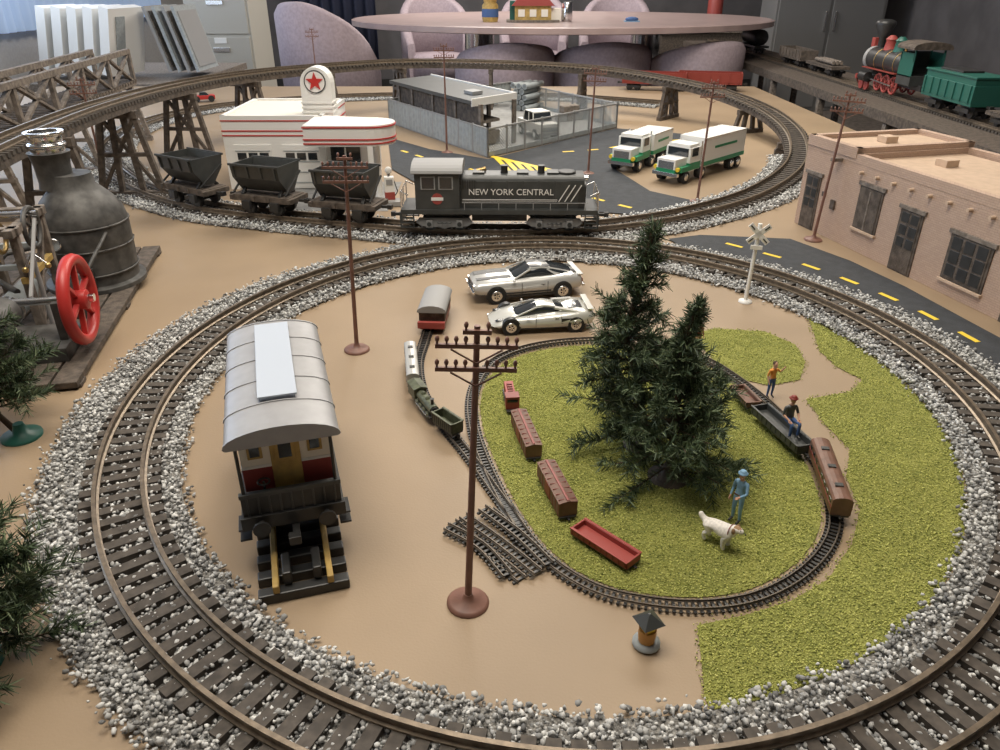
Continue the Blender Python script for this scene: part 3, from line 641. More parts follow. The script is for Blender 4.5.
def truck(pf,pr,box_h,nm):
    A_=G(*pf);B_=G(*pr); d=A_-B_; L=d.length; c=(A_+B_)/2; mb=MB(nm); h=L/2
    mb.box((0,0,.27),(L*.95,.46,.1),M_white)
    def wh(x,r=.17):
        for s in(-1,1): mb.cyl((x,s*.26,r),(x,s*.44,r),r,M_tyre,n=18); mb.lathe((x,0,r),[(.1,s*.44),(.1,s*.455),(.03,s*.46)],M_chrome,12,'y')
    wh(h-.4); 
    for x in(-h+.3,-h+.68): wh(x)
    wh(h-1.25)
    mb.box((h-.3,0,.5),(.6,.6,.36),M_white); mb.box((h-.3,0,.34),(.62,.62,.14),M_green); mb.box((h-.02,0,.46),(.05,.5,.32),M_chrome); mb.box((h-.01,0,.27),(.1,.82,.1),M_chrome)
    for s in(-1,1): mb.box((h-.38,s*.37,.4),(.5,.14,.14),M_green); mb.cyl((h-.08,s*.36,.42),(h-.02,s*.36,.42),.06,M_yel,n=10)
    mb.box((h-.85,0,.62),(.55,.8,.62),M_white); mb.box((h-.85,0,.42),(.56,.82,.2),M_green)
    mb.box((h-.57,0,.8),(.03,.66,.22),M_glass)
    for s in(-1,1): mb.box((h-.82,s*.405,.8),(.3,.02,.22),M_glass); mb.cyl((h-1.2,s*.36,.3),(h-1.2,s*.36,1.05),.03,M_chrome,n=8)
    mb.box((h-.85,0,.97),(.5,.7,.08),M_white)
    x0=-h; x1=h-1.3; mb.box(((x0+x1)/2,0,.34+box_h/2),(x1-x0,.86,box_h),M_white); mb.box(((x0+x1)/2,0,.40),(x1-x0+.01,.88,.12),M_green)
    for s in(-1,1):
        mb.box(((x0+x1)/2,s*.435,.34+box_h*.6),((x1-x0)*.55,.01,.07),M_green)
        mb.box(((x0+x1)/2,s*.435,.34+box_h*.97),(x1-x0,.02,.03),M_chrome)
    for i in range(5): mb.box((x0+(i+.5)*(x1-x0)/5,0,.345+box_h),(.02,.84,.02),M_white)
    mb.done(loc=(c.x,c.y,.02),rz=math.atan2(d.y,d.x),bevel=.025)
truck((664,184),(729,164),.78,'toy_truck'); truck((620,173),(658,157),.6,'toy_truck')
# ------------------------------------------------------------------ service station
mb=MB('gas_station'); M_rs=M_red
def striped(x0,x1,y0,y1,z0,z1,rows):
    mb.box(((x0+x1)/2,(y0+y1)/2,(z0+z1)/2),(x1-x0,y1-y0,z1-z0),M_white)
    for z in rows: mb.box(((x0+x1)/2,(y0+y1)/2,z),(x1-x0+.03,y1-y0+.03,.03),M_rs)
striped(-7.4,-4.7,20.7,23.9,0,1.85,(1.43,1.55,1.81))
for a,b,c_,d_ in((-7.4,-4.7,20.7,20.8),(-7.4,-4.7,23.8,23.9)): mb.box(((a+b)/2,(c_+d_)/2,1.88),(b-a,.12,.12),M_white)
for x in(-7.35,-4.75): mb.box((x,22.3,1.88),(.12,3.2,.12),M_white)
mb.box((-6.05,22.3,1.87),(2.5,2.9,.04),M_cream)
striped(-4.7,-3.6,20.9,23.2,0,1.5,(1.3,))
for x in(-7.0,-5.7): 
    mb.box((x+.35,20.68,.62),(1.0,.04,1.15),M_white)
    for i in range(4): mb.box((x+.35,20.66,.2+i*.28),(.94,.03,.02),M_fence)
    for i in range(3): mb.box((x+.05+i*.3,20.65,.9),(.24,.02,.18),M_glass)
mb.box((-4.2,20.88,.75),(.8,.04,.7),M_glass); mb.box((-4.2,20.86,.75),(.04,.04,.7),M_white)
pts=[(-4.9,19.3),(-3.3,19.3)]+[(-3.3+.62*math.cos(a),19.92+.62*math.sin(a)) for a in np.linspace(-math.pi/2,math.pi/2,12)]+[(-4.9,20.9)]
mb.prism(pts,'z',1.42,1.92,M_white)
for z in(1.47,1.57,1.86):
    P2=[(-4.92,19.28)]+[(-3.3,19.28)]+[(-3.3+.64*math.cos(a),19.92+.64*math.sin(a)) for a in np.linspace(-math.pi/2,math.pi/2,12)]+[(-4.92,20.92)]; mb.prism(P2,'z',z,z+.03,M_rs)
mb.cyl((-3.2,19.9,0),(-3.2,19.9,1.42),.09,M_white,n=12)
tw=[(-5.3,1.8),(-4.5,1.8),(-4.5,2.55)]+[(-4.9+.4*math.cos(a),2.68+.4*math.sin(a)) for a in np.linspace(0,math.pi,12)]+[(-5.3,2.55)]
mb.prism(tw,'y',21.2,21.75,M_white)
for i in range(3): mb.box((-4.9,21.47,1.95+i*.12),(.85,.6,.045),M_white)
star=[]
for i in range(10): 
    r=.24 if i%2==0 else .10; a=math.pi/2+i*math.pi/5; star.append((-4.9+r*math.cos(a),2.72+r*math.sin(a)))
mb.lathe((-4.9,21.19,2.72),[(.29,.0),(.29,-.02)],M_dgrey,24,'y'); mb.lathe((-4.9,21.18,2.72),[(.26,.0),(.26,-.02)],M_white,24,'y'); mb.prism(star,'y',21.13,21.17,M_rs)
mb.done(bevel=.015)
mb=MB('gas_pump')
mb.box((0,0,.06),(1.1,.4,.12),M_conc)
for x in(-.3,.3):
    mb.box((x,0,.42),(.24,.2,.6),M_white); mb.box((x,0,.25),(.25,.21,.2),M_mred); mb.box((x,-.105,.6),(.16,.02,.14),M_grey); mb.cyl((x,0,.7),(x,0,.8),.04,M_chrome,n=10); mb.ell((x,0,.88),(.09,.05,.09),M_white)
    mb.tube([(x+.13,0,.6),(x+.2,-.05,.35),(x+.13,-.05,.25)],.015,M_black)
mb.done(loc=(-3.1,19.0,.01),rz=.2,bevel=.015)
simplebox('station_apron',(-4.6,20.0,.006),(3.6,3.0,.01),M_conc)
# ------------------------------------------------------------------ lumber yard compound
Fp=G(488,158);Lp=G(390,123);Rp=G(616,128);Bp=Lp+Rp-Fp
mb=MB('fenced_yard'); mb.prism([(p.x,p.y) for p in(Fp,Rp,Bp,Lp)],'z',.0,.05,M_conc)
def fence(a,b,h=.9,solid=True):
    d=b-a; L=d.length; n=int(L/.9); U=Vector((0,0,1))
    for i in range(n+1): p=a+d*i/n; mb.cyl(p,p+U*(h+.05),.04,M_grey,n=8)
    if solid:
        k=int(L/.12); rg=[]; nn=Vector((-d.y,d.x,0)).normalized()
        for i in range(k+1):
            p=a+d*i/k+nn*(.02 if i%2 else -.02); rg.append([p+U*.05,p+nn*.015+U*.05,p+nn*.015+U*h,p+U*h])
        mb.loft(rg,M_fence,False)
    else:
        k=int(L/.11); m=int(h/.11)
        for i in range(k):
            p=a+d*i/k; q=a+d*min(k,i+m)/k; hh=h*min(1,(k-i)/m)
            mb.bar(p+U*.05,q+U*hh,.014,.014,M_fence); q0=a+d*max(0,i-m)/k; hh=h*min(1,i/m) if i else .06; mb.bar(p+U*.05,q0+U*hh,.014,.014,M_fence)
        mb.bar(a+U*.12,b+U*.12,.04,.14,M_fence)
    mb.bar(a+U*h,b+U*h,.05,.05,M_grey)
fence(Fp,Lp); fence(Fp,Rp,solid=False); fence(Lp,Bp); fence(Rp,Bp,solid=False)
mb.done(recalc=False)
u1=(Lp-Fp).normalized(); u2=(Rp-Fp).normalized()
mb=MB('lumber_shed'); mb.T=Matrix(((u1.x,u2.x,0,Fp.x),(u1.y,u2.y,0,Fp.y),(0,0,1,.05),(0,0,0,1)))
LL=(Lp-Fp).length
for x in(.9,2.6,4.3,6.0,LL-.5):
    for y in(.35,2.0): mb.box((x,y,.72),(.14,.14,1.44),M_wood2)
mb.box((LL/2+.2,.35,.7),(LL-1.3,.06,1.3),M_wood)
mb.box((LL/2+.5,1.15,1.5),(LL-1.2,2.2,.12),M_dgrey); mb.box((LL/2+.5,2.28,1.5),(LL-1.2,.06,.22),M_white); mb.box((1.1,1.15,1.5),(.06,2.2,.24),M_white)
for i in range(4): mb.box((1.8+i*1.5,1.1,.25+.1*(i%2)),(1.2,.8,.4),M_wood2); mb.box((1.8+i*1.5,1.1,.8),(1.2,.8,.08),M_wood2)
mb.box((2.3,1.0,1.62),(.6,.5,.1),M_grey)
mb.done()
mb=MB('pipe_stack')
for i in range(5):
    for j in range(3-(i%2)): mb.lathe((j*.3+(i%2)*.15,0,.13+i*.22),[(.12,-.7),(.12,.7),(.08,.7),(.08,-.7)],M_fence,12,'y')
mb.done(loc=G(535,118,.05)+Vector((-.5,2.5,0)),rz=-.6)
mb=MB('crate_stack')
for i,(x,y,z) in enumerate([(0,0,.15),(.4,0,.15),(.8,.05,.15),(.2,0,.45),(1.3,.3,.15),(.6,.02,.45)]): mb.box((x,y,z),(.36,.36,.28),M_wood2 if i%2 else M_grey)
mb.done(loc=G(575,125,.05)+Vector((-.5,.8,0)),rz=.5,bevel=.02)
# ------------------------------------------------------------------ adobe station (right)
A_=G(792,222);B_=Vector((8.75,10.6,0)); d=(B_-A_); LB=d.length; ang=math.atan2(d.y,d.x)
mb=MB('adobe_depot')
Wd=2.9; Hh=1.92
def wallbox(x0,x1,y0,y1,z0,z1,m): mb.box(((x0+x1)/2,(y0+y1)/2,(z0+z1)/2),(x1-x0,y1-y0,z1-z0),m)
wallbox(0,LB,0,Wd,0,Hh-.18,M_adobe)
t=.14
for x0,x1,y0,y1,z1 in((0,LB,0,t,Hh),(0,LB,Wd-t,Wd,Hh),(0,t,t,Wd-t,Hh+.02),(LB-t,LB,t,Wd-t,Hh),(1.55,1.7,t,Wd-t,Hh)): wallbox(x0,x1,y0,y1,Hh-.2,z1,M_adobe)
wallbox(.2,LB-.2,.2,Wd-.2,Hh-.2,Hh-.12,M_adobe2)
for x0,x1,y0,y1 in((-.01,1.66,-.02,t),(-.01,1.66,Wd-t,Wd+.02),(-.01,t,0,Wd),(1.52,1.66,0,Wd)): wallbox(x0,x1,y0,y1,Hh-.1,Hh+.12,M_adobe)
wallbox(.1,1.55,.1,Wd-.1,Hh-.1,Hh+.02,M_adobe2)
for x in np.arange(1.95,LB,.48): mb.cyl((x,-.10,Hh-.32),(x,.1,Hh-.32),.035,M_adobe2,n=10)
mb.box((1.2,-.1,Hh-.2),(.12,.25,.07),M_wood2)
for x in(.8,2.6,4.6): mb.box((x,1.4,Hh-.05+ (.14 if x<1.5 else 0)),(.3,.3,.14),M_adobe2)
def win(x,z0,z1,w,door=False,gl=True):
    mb.box((x,-.005,(z0+z1)/2),(w+.1,.04,z1-z0+.08),M_wood); mb.box((x,-.02,(z0+z1)/2),(w,.04,z1-z0),M_wood)
    if gl:
        n=3 if w>.6 else 2; m=3
        for i in range(n):
            for j in range(m): mb.box((x-w/2+w*(i+.5)/n,-.042,(z0+.05 if not door else z0+.45)+((z1-(z0+.05 if not door else z0+.45)))*(j+.5)/m),(w/n*.78,.01,(z1-z0)/m*(.82 if not door else .48)),M_black)
    mb.box((x,-.02,z1+.06),(w+.2,.06,.08),M_wood2)
    if not door: mb.box((x,-.03,z0-.04),(w+.14,.07,.05),M_adobe2)
win(.45,.03,1.2,.42,True); win(2.35,.5,1.35,.6,False,False); win(3.55,.03,1.2,.5,True); win(5.05,.3,1.1,.85); win(6.3,.03,1.2,.5,True)
mb.box((2.35,-.045,.9),(.04,.01,.8),M_wood2)
mb.box((.9,-.03,.9),(.1,.04,.1),M_wood); mb.box((1.25,-.03,.75),(.14,.04,.2),M_wood)
for y in(1.0,2.1): 
    mb.box((-.02,y,.75),(.05,.5,.7),M_wood); mb.box((-.045,y,.75),(.01,.4,.6),M_glass)
ob=mb.done(loc=A_+Vector((.05,0,0)),rz=ang,bevel=.03)
# ------------------------------------------------------------------ steam engine model (left)
mb=MB('stationary_steam_engine')
for i in range(8): mb.box((-1.4+i*.38+.05,0,.09),(.34,6.2,.1),M_wood)
for y in(-2.9,0,2.9): mb.box((0,y,.03),(3.0,.25,.06),M_wood)
BXc,BYc=.74,1.14
M_boil=mat('boiler_iron',(.085,.082,.078),.55,metal=.25,var=.35,vs=5)
mb.lathe((BXc,BYc,.14),[(.85,0),(.85,.08),(.74,.1),(.76,.8),(.76,1.15),(.72,1.35),(.60,1.55),(.46,1.70),(.36,1.80),(.33,2.0)],M_boil,32)
for z in(.3,.75,1.15): mb.torus((BXc,BYc,z+.14),.76,.022,M_boil,'z',32,6)
for i in range(20): 
    a=i*.314; mb.ell((BXc+.77*math.cos(a),BYc+.77*math.sin(a),.9),.022,M_boil,6)
mb.lathe((BXc-.25,BYc,1.9),[(.3,0),(.28,.1),(.29,.4),(.33,.6),(.35,.62),(.3,.62)],M_boil,20)
mb.lathe((BXc-.25,BYc,2.5),[(.28,0),(.27,.1),(.31,.12),(.31,.16),(.27,.18),(.28,.30),(.32,.32),(.32,.36),(.25,.36),(.24,.28)],M_chrome,20)
mb.box((BXc,BYc-.77,.45),(.4,.1,.35),M_boil); mb.lathe((BXc-.3,BYc-.76,1.1),[(.12,0),(.12,-.05),(.1,-.06)],M_chrome,16,'y')
mb.tube([(BXc-.65,BYc-.4,1.0),(BXc-1.1,BYc-.8,1.0),(BXc-1.1,BYc-1.6,.9),(BXc-.5,BYc-2.2,.8)],.05,M_boil,8)
mb.tube([(BXc+.5,BYc-.5,1.2),(BXc+.5,BYc-1.2,1.1),(BXc+.3,BYc-2.0,.7)],.03,M_boil,8)
mb.box((.5,-1.9,.25),(1.4,1.0,.22),M_boil); mb.box((1.1,-1.94,.6),(.12,.3,.7),M_boil); mb.box((.1,-1.94,.6),(.12,.3,.7),M_boil)
mb.cyl((-.2,-1.94,.95),(1.62,-1.94,.95),.06,M_chrome,n=12)
fw=(1.40,-1.94,.93)
mb.torus(fw,.60,.085,M_red,'x',40,8,1.1); mb.lathe(fw,[(.15,-.1),(.15,.12),(.08,.14)],M_red,16,'x'); mb.cyl((1.4,-1.94,.93),(1.6,-1.94,.93),.05,M_chrome,n=12)
for i in range(6):
    a=i*math.pi/3+.3; mb.bar(Vector(fw),Vector(fw)+Vector((0,.6*math.cos(a),.6*math.sin(a))),.08,.06,M_red)
mb.cyl((.5,-2.3,.95),(.5,-3.0,.95),.24,M_boil,n=20); mb.cyl((.5,-3.0,.95),(.5,-3.04,.95),.26,M_boil,n=20); mb.cyl((.5,-1.94,.95),(.5,-2.3,.95),.04,M_chrome,n=8); mb.box((.5,-2.65,.5),(.3,.5,.5),M_boil)
for x in(-.25,.55):
    for y in(-1.35,-.2): mb.box((x,y,1.0),(.12,.12,1.75),M_wood2)
    mb.box((x,-.8,1.85),(.14,1.5,.12),M_wood2); mb.bar((x,-1.35,.2),(x,-.2,1.75),.08,.08,M_wood2)
    mb.box((x,-.8,1.1),(.1,1.3,.1),M_ochre)
for y in(-1.35,-.2): mb.box((.15,y,1.85),(1.0,.14,.12),M_wood2); mb.box((.15,y,1.3),(.9,.08,.08),M_fence)
mb.cyl((-.4,-.8,1.96),(.75,-.8,1.96),.05,M_chrome,n=10); mb.torus((.62,-.8,1.75),.3,.04,M_boil,'x',26,6); mb.torus((.12,-.8,1.6),.22,.04,M_brass,'x',22,6)
for i in range(5):
    a=i*1.2566; mb.bar((.62,-.8,1.75),(.62,-.8+.3*math.cos(a),1.75+.3*math.sin(a)),.03,.04,M_boil)
mb.bar((.7,-.8,1.9),(.75,-1.9,1.0),.05,.05,M_grey); mb.bar((0,-1.0,1.1),(0,-1.9,.95),.05,.05,M_chrome)
mb.cyl((.15,-1.35,.6),(.15,-.35,.6),.2,M_fence,n=18); mb.cyl((.15,-1.4,.6),(.15,-1.3,.6),.23,M_chrome,n=18)
mb.cyl((.7,-1.3,.3),(.7,-1.3,1.5),.035,M_grey,n=10)
for a in(0,2.1,4.2): mb.bar((.7,-1.3,1.5),(.7+.18*math.cos(a),-1.3+.18*math.sin(a),1.3),.02,.02,M_chrome); mb.ell((.7+.18*math.cos(a),-1.3+.18*math.sin(a),1.28),.05,M_brass,10)
mb.lathe((.95,-.55,.14),[(.2,0),(.2,.5),(.1,.62),(.08,.7)],M_boil,16)
mb.done(loc=(-8.05,12.05,0),rz=math.radians(11.6),bevel=.01)
mb=MB('loading_dock')
for x in(-.5,.5):
    for y in(-2.2,-.8,.8,2.2): mb.box((x,y,1.0),(.14,.14,2.0),M_wood2)
    mb.box((x,0,1.95),(.16,4.8,.14),M_ochre); mb.bar((x,-2.2,.1),(x,-.8,1.9),.08,.08,M_wood2); mb.bar((x,.8,.1),(x,2.2,1.9),.08,.08,M_wood2)
for i in range(20): mb.box((0,-2.3+i*.24,2.06),(1.3,.17,.06),M_wood2)
for y in(-1.5,.2): mb.box((0,y,2.25),(.5,.7,.3),M_mred if y<0 else M_yel); mb.cyl((-.1,y+.5,2.1),(-.1,y+.5,2.5),.12,M_blue,n=12)
mb.done(loc=(-10.6,11.6,0.0),rz=math.radians(8))
# ------------------------------------------------------------------ pine trees
def pine(name,trunk,rmax,nb,prof,seed,disc=True,nlen=.13,dens=60,tlo=.04,elb=.45):
    rg=np.random.default_rng(seed); tr=np.array(trunk,float); mb=MB(name)
    for a,b in zip(tr[:-1],tr[1:]): mb.cyl(a,b,.045,M_bark,.035,8)
    if disc: mb.lathe((tr[0][0],tr[0][1],0),[(.24,0),(.24,.04),(.1,.07),(.06,.2)],M_teal if disc=='g' else M_wood,20)
    seg=[]
    S=np.concatenate([[0],np.cumsum(np.linalg.norm(np.diff(tr,axis=0),axis=1))]); S/=S[-1]
    for i in range(nb):
        t=tlo+(1-tlo)*((i+rg.random())/nb)**.9; p=np.array([np.interp(t,S,tr[:,k]) for k in range(3)])
        r=rmax*prof(t)*rg.uniform(.6,1.15); a=i*2.39996+rg.normal(0,.3); el=rg.uniform(-.25,elb)+.7*t
        d=np.array([math.cos(a)*math.cos(el),math.sin(a)*math.cos(el),math.sin(el)]); e=p+d*r; e[2]=max(e[2],.08); 
        seg.append((p+(e-p)*.12,e)); mb.cyl(p,p+(e-p)*.95,.012,M_bark,.006,5)
        for k in range(int(1+r*7)):
            u=rg.uniform(.35,1); b=p+(e-p)*u; dd=d+rg.normal(0,.5,3); dd/=np.linalg.norm(dd); q=b+dd*rg.uniform(.12,.30)*min(1,.35+r); q[2]=max(q[2],.05); seg.append((b,q))
    ob=mb.done(recalc=False)
    seg=np.array(seg); Ls=np.linalg.norm(seg[:,1]-seg[:,0],axis=1); cnt=(Ls*dens/.25*.5).astype(int)+10; idx=np.repeat(np.arange(len(seg)),cnt); n=len(idx)
    u=rg.random(n)[:,None]; a=seg[idx,0]; b=seg[idx,1]; base=a+(b-a)*u; d=(b-a)/np.linalg.norm(b-a,axis=1,keepdims=True)
    rv=rg.normal(0,1,(n,3)); rv-=d*(rv*d).sum(1,keepdims=True); rv/=np.linalg.norm(rv,axis=1,keepdims=True)
    nd=rv*.75+d*.7; nd/=np.linalg.norm(nd,axis=1,keepdims=True); w=np.cross(nd,rg.normal(0,1,(n,3))); w/=np.linalg.norm(w,axis=1,keepdims=True)
    tip=base+nd*nlen*rg.uniform(.6,1.1,(n,1)); tip[:,2]=np.maximum(tip[:,2],.02); W=.006
    V=np.stack([base-w*W,base+w*W,tip+w*W*.5,tip-w*W*.5],1).reshape(-1,3); F=np.arange(4*n).reshape(-1,4)
    no=npmesh('needles',V,F,M_needle); no.parent=ob
cone=lambda t:(1-t)**.8+.10
b1=G(642,446); pine('artificial_pine_tree',[b1,b1+Vector((-.1,.1,.9)),b1+Vector((-.32,.1,1.5)),b1+Vector((-.2,.05,2.1)),b1+Vector((-.12,0,2.78))],.86,130,lambda t:(1.0 if t<.3 else max(.08,1.0-(t-.3)*1.7 if t<.64 else .34-(t-.64)*.85)),1,dens=56,nlen=.11)
b2=G(668,478); pine('artificial_pine_tree',[b2,b2+Vector((.02,.1,.7)),b2+Vector((.05,.15,1.2)),b2+Vector((.0,.1,1.55)),b2+Vector((.12,.1,2.15))],.80,140,lambda t:(1.0 if t<.3 else max(.06,1.0-(t-.3)*2.3 if t<.64 else .22-(t-.64)*.5)),2,dens=56,nlen=.11)
pine('artificial_pine_tree',[(-6.1,8.1,0),(-6.35,8.15,.3),(-6.6,8.2,.8),(-6.6,8.2,2.0)],.95,130,cone,3,'g',tlo=.22)
pine('artificial_pine_tree',[(-4.5,4.5,0),(-4.5,4.5,.9),(-4.45,4.5,1.95)],.84,130,cone,4,'g')
# ------------------------------------------------------------------ figures
def skinned(V,E,R,sub=2):
    me=bpy.data.meshes.new('sk'); me.from_pydata(V,E,[]); o=bpy.data.objects.new('sk',me); COL.objects.link(o)
    m=o.modifiers.new('s','SKIN'); m.use_smooth_shade=True
    for i,r in enumerate(R): me.skin_vertices[0].data[i].radius=r if hasattr(r,'__len__') else (r,r)
    me.skin_vertices[0].data[0].use_root=True
    s=o.modifiers.new('ss','SUBSURF'); s.levels=sub; s.render_levels=sub
    dg=bpy.context.evaluated_depsgraph_get(); dg.update(); ev=o.evaluated_get(dg); out=bpy.data.meshes.new_from_object(ev); bpy.data.objects.remove(o); return out
def segdist(p,a,b):
    ab=b-a; t=max(0,min(1,(p-a).dot(ab)/ab.length_squared)); return (p-(a+ab*t)).length
def person(name,loc,rz,height,shirt,pants,hairm,pose='stand',hat=None,sleeve=True,child=False):
    J={'pelvis':(0,0,.95),'waist':(0,0,1.08),'chest':(0,.01,1.3),'neck':(0,0,1.47),'head':(0,-.01,1.56)}
    for s,k in((-1,'L'),(1,'R')):
        J['hip'+k]=(s*.095,0,.88);J['knee'+k]=(s*.11,-.02,.49);J['ank'+k]=(s*.115,.02,.09);J['toe'+k]=(s*.13,-.16,.035)
        J['sh'+k]=(s*.185,.01,1.39);J['el'+k]=(s*.25,.03,1.11);J['wr'+k]=(s*.24,-.08,.88);J['ha'+k]=(s*.235,-.11,.81)
    if pose=='sit':
        for s,k in((-1,'L'),(1,'R')):
            J['knee'+k]=(s*.14,-.42,.95);J['ank'+k]=(s*.14,-.40,.52);J['toe'+k]=(s*.15,-.56,.46);J['el'+k]=(s*.26,-.04,1.13);J['wr'+k]=(s*.18,-.26,1.04);J['ha'+k]=(s*.17,-.33,1.02)
        J['hipL']=(-.095,-.03,.93);J['hipR']=(.095,-.03,.93)
    if pose=='reach': J['elR']=(.27,-.1,1.15);J['wrR']=(.2,-.33,1.12);J['haR']=(.19,-.40,1.12)
    if pose=='wave': J['elR']=(.33,-.03,1.25);J['wrR']=(.38,-.15,1.45);J['haR']=(.39,-.18,1.53)
    names=list(J); V=[J[k] for k in names]; ix={k:i for i,k in enumerate(names)}
    Es=[('pelvis','waist'),('waist','chest'),('chest','neck'),('neck','head')]
    for k in'LR': Es+=[('pelvis','hip'+k),('hip'+k,'knee'+k),('knee'+k,'ank'+k),('ank'+k,'toe'+k),('chest','sh'+k),('sh'+k,'el'+k),('el'+k,'wr'+k),('wr'+k,'ha'+k)]
    rad={'pelvis':(.145,.11),'waist':(.135,.10),'chest':(.165,.115),'neck':.058,'head':.06,'hip':.092,'knee':.06,'ank':.045,'toe':.038,'sh':.062,'el':.045,'wr':.032,'ha':.036}
    R=[rad.get(k) or rad[k[:-1]] for k in names]
    me=skinned(V,[(ix[a],ix[b]) for a,b in Es],R)
    bm_=[]
    for a,b in Es:
        kk=b.rstrip('LR'); m=pants if kk in('hip','knee','ank') else M_black if kk=='toe' else M_skin if kk in('ha','head') else (shirt if kk!='wr' or sleeve else M_skin)
        bm_.append((Vector(J[a]),Vector(J[b]),m))
    mb=MB(name)
    mb.mesh(me,lambda p:min(bm_,key=lambda s:segdist(p.center,s[0],s[1]))[2])
    hc=Vector(J['head'])+Vector((0,-.015,.10)); hs=1.25 if child else 1.05
    mb.ell(hc,(.078*hs,.098*hs,.118*hs),M_skin,16); mb.ell(hc+Vector((0,-.06,-.075))*hs,(.045*hs,.045*hs,.04*hs),M_skin,10)
    mb.lathe(hc+Vector((0,-.1*hs,-.01)),[(.012,-.028),(.02,0)],M_skin,8,'y')
    for s in(-1,1): mb.ell(hc+Vector((s*.079*hs,.005,-.005)),(.012,.022,.032),M_skin,8); mb.ell(hc+Vector((s*.03,-.088*hs,.015)),(.012,.008,.009),M_black,8)
    mb.box(hc+Vector((0,-.095*hs,-.055)),(.04,.01,.008),M_dred)
    mb.ell(hc+Vector((0,.022,.03)),(.086*hs,.092*hs,.105*hs),hairm,14)
    if hat: mb.lathe(hc+Vector((0,0,.05)),[(.14,0),(.145,.015),(.095,.02),(.09,.08),(.07,.1),(.01,.105)],hat,16); 
    for k,s in(('L',-1),('R',1)):
        w=Vector(J['wr'+k]);h=Vector(J['ha'+k]); d=(h-w).normalized(); side=Vector((0,1,0)) if abs(d.y)<.7 else Vector((1,0,0)); cu=Vector((-s*.3,0,0)) if abs(d.y)<.7 else Vector((0,0,-.4))
        for j in range(4):
            a=h+side*(j-1.5)*.019+d*.02; l=(.036,.042,.04,.03)[j]; b=a+d*l; c=b+(d+cu*1.5).normalized()*l*.8; mb.cyl(a,b,.0105,M_skin,.0095,6); mb.cyl(b,c,.0095,M_skin,.007,6)
        a=w+(h-w)*.6-side*.025; mb.cyl(a,a+d*.035-side*.03,.012,M_skin,.01,6); mb.cyl(a+d*.035-side*.03,a+d*.065-side*.032,.01,M_skin,.008,6)
    mb.box((0,-.0,.985),(.27,.215,.035),M_brown)
    zoff=-.43*height/1.75 if pose=='sit' else 0
    o=mb.done(loc=(loc[0],loc[1],loc[2]+zoff*1.0),rz=rz,sc=height/1.75); return o
M_hair=mat('hair_brown',(.08,.045,.025),.8); M_orng=mat('shirt_orange',(.72,.28,.05),.7)
q=G(769,397,.02); person('boy_figurine',(q.x,q.y,.02),.3,.54,M_orng,M_denim,M_hair,'wave',None,False,True)
q=G(735,521,.03); person('engineer_figurine',(q.x,q.y,.03),-.9,.64,M_blue,M_blue,M_blue,'reach',M_blue)
c=G(784,443); person('seated_man_figurine',(c.x,c.y,.17),.2,.66,M_dgrey,M_denim,M_hair,'sit',M_dred,False)
q=G(697,350,.02); person('woman_figurine',(q.x,q.y,.02),.4,.5,M_dred,M_khaki,M_hair,'stand')
V=[(0,.20,.47),(0,.0,.46),(0,-.22,.47),(0,-.33,.55),(0,-.41,.64),(0,-.50,.65),(0,-.59,.61), (0,.34,.46),(0,.46,.52),(0,.50,.62)]
E=[(0,1),(1,2),(2,3),(3,4),(4,5),(5,6),(0,7),(7,8),(8,9)]; R=[(.15,.15),(.145,.15),(.165,.18),(.135,.14),(.115,.115),(.08,.075),(.05,.045),.07,.075,.05]
for s in(-1,1):
    b=len(V); V+=[(s*.09,.22,.40),(s*.10,.15,.29),(s*.10,.29,.17),(s*.10,.26,.05),(s*.10,.21,.03)]; E+=[(0,b),(b,b+1),(b+1,b+2),(b+2,b+3),(b+3,b+4)]; R+=[.11,.08,.05,.042,.045]
    b=len(V); V+=[(s*.10,-.23,.36),(s*.105,-.21,.22),(s*.105,-.22,.06),(s*.105,-.27,.03)]; E+=[(2,b),(b,b+1),(b+1,b+2),(b+2,b+3)]; R+=[.095,.065,.05,.05]
me=skinned(V,E,R); mb=MB('dog_figurine')
mb.mesh(me,lambda p:M_furt if (p.center.y<-.36 and p.center.z>.70) else M_fur)
for s in(-1,1): mb.ell((s*.105,-.40,.63),(.028,.05,.085),M_furt,8); mb.ell((s*.045,-.535,.69),.014,M_black,6)
mb.ell((0,-.64,.625),(.026,.02,.02),M_black,8); mb.torus((0,-.30,.545),.15,.010,M_dred,'y',16,5)
q=G(716,543,.02); mb.done(loc=(q.x,q.y,.02),rz=.75,sc=.46)
M_orb=mat('orange_brown',(.50,.26,.07),.5)
mb=MB('wishing_well'); mb.lathe((0,0,0),[(.13,0),(.13,.025),(.10,.04)],M_fence,14); mb.lathe((0,0,.03),[(.075,0),(.085,.1),(.08,.15)],M_orb,14); mb.box((0,0,.20),(.11,.11,.07),M_yel)
for a in(-.05,.05): 
    for b in(-.05,.05): mb.box((a,b,.24),(.018,.018,.12),M_orb)
mb.loft([[(-.11,-.11,.28),(.11,-.11,.28),(.11,.11,.28),(-.11,.11,.28)],[(-.01,-.01,.37),(.01,-.01,.37),(.01,.01,.37),(-.01,.01,.37)]],M_dgrey,False)
mb.done(loc=G(646,643,.02),rz=.4,sc=.95)
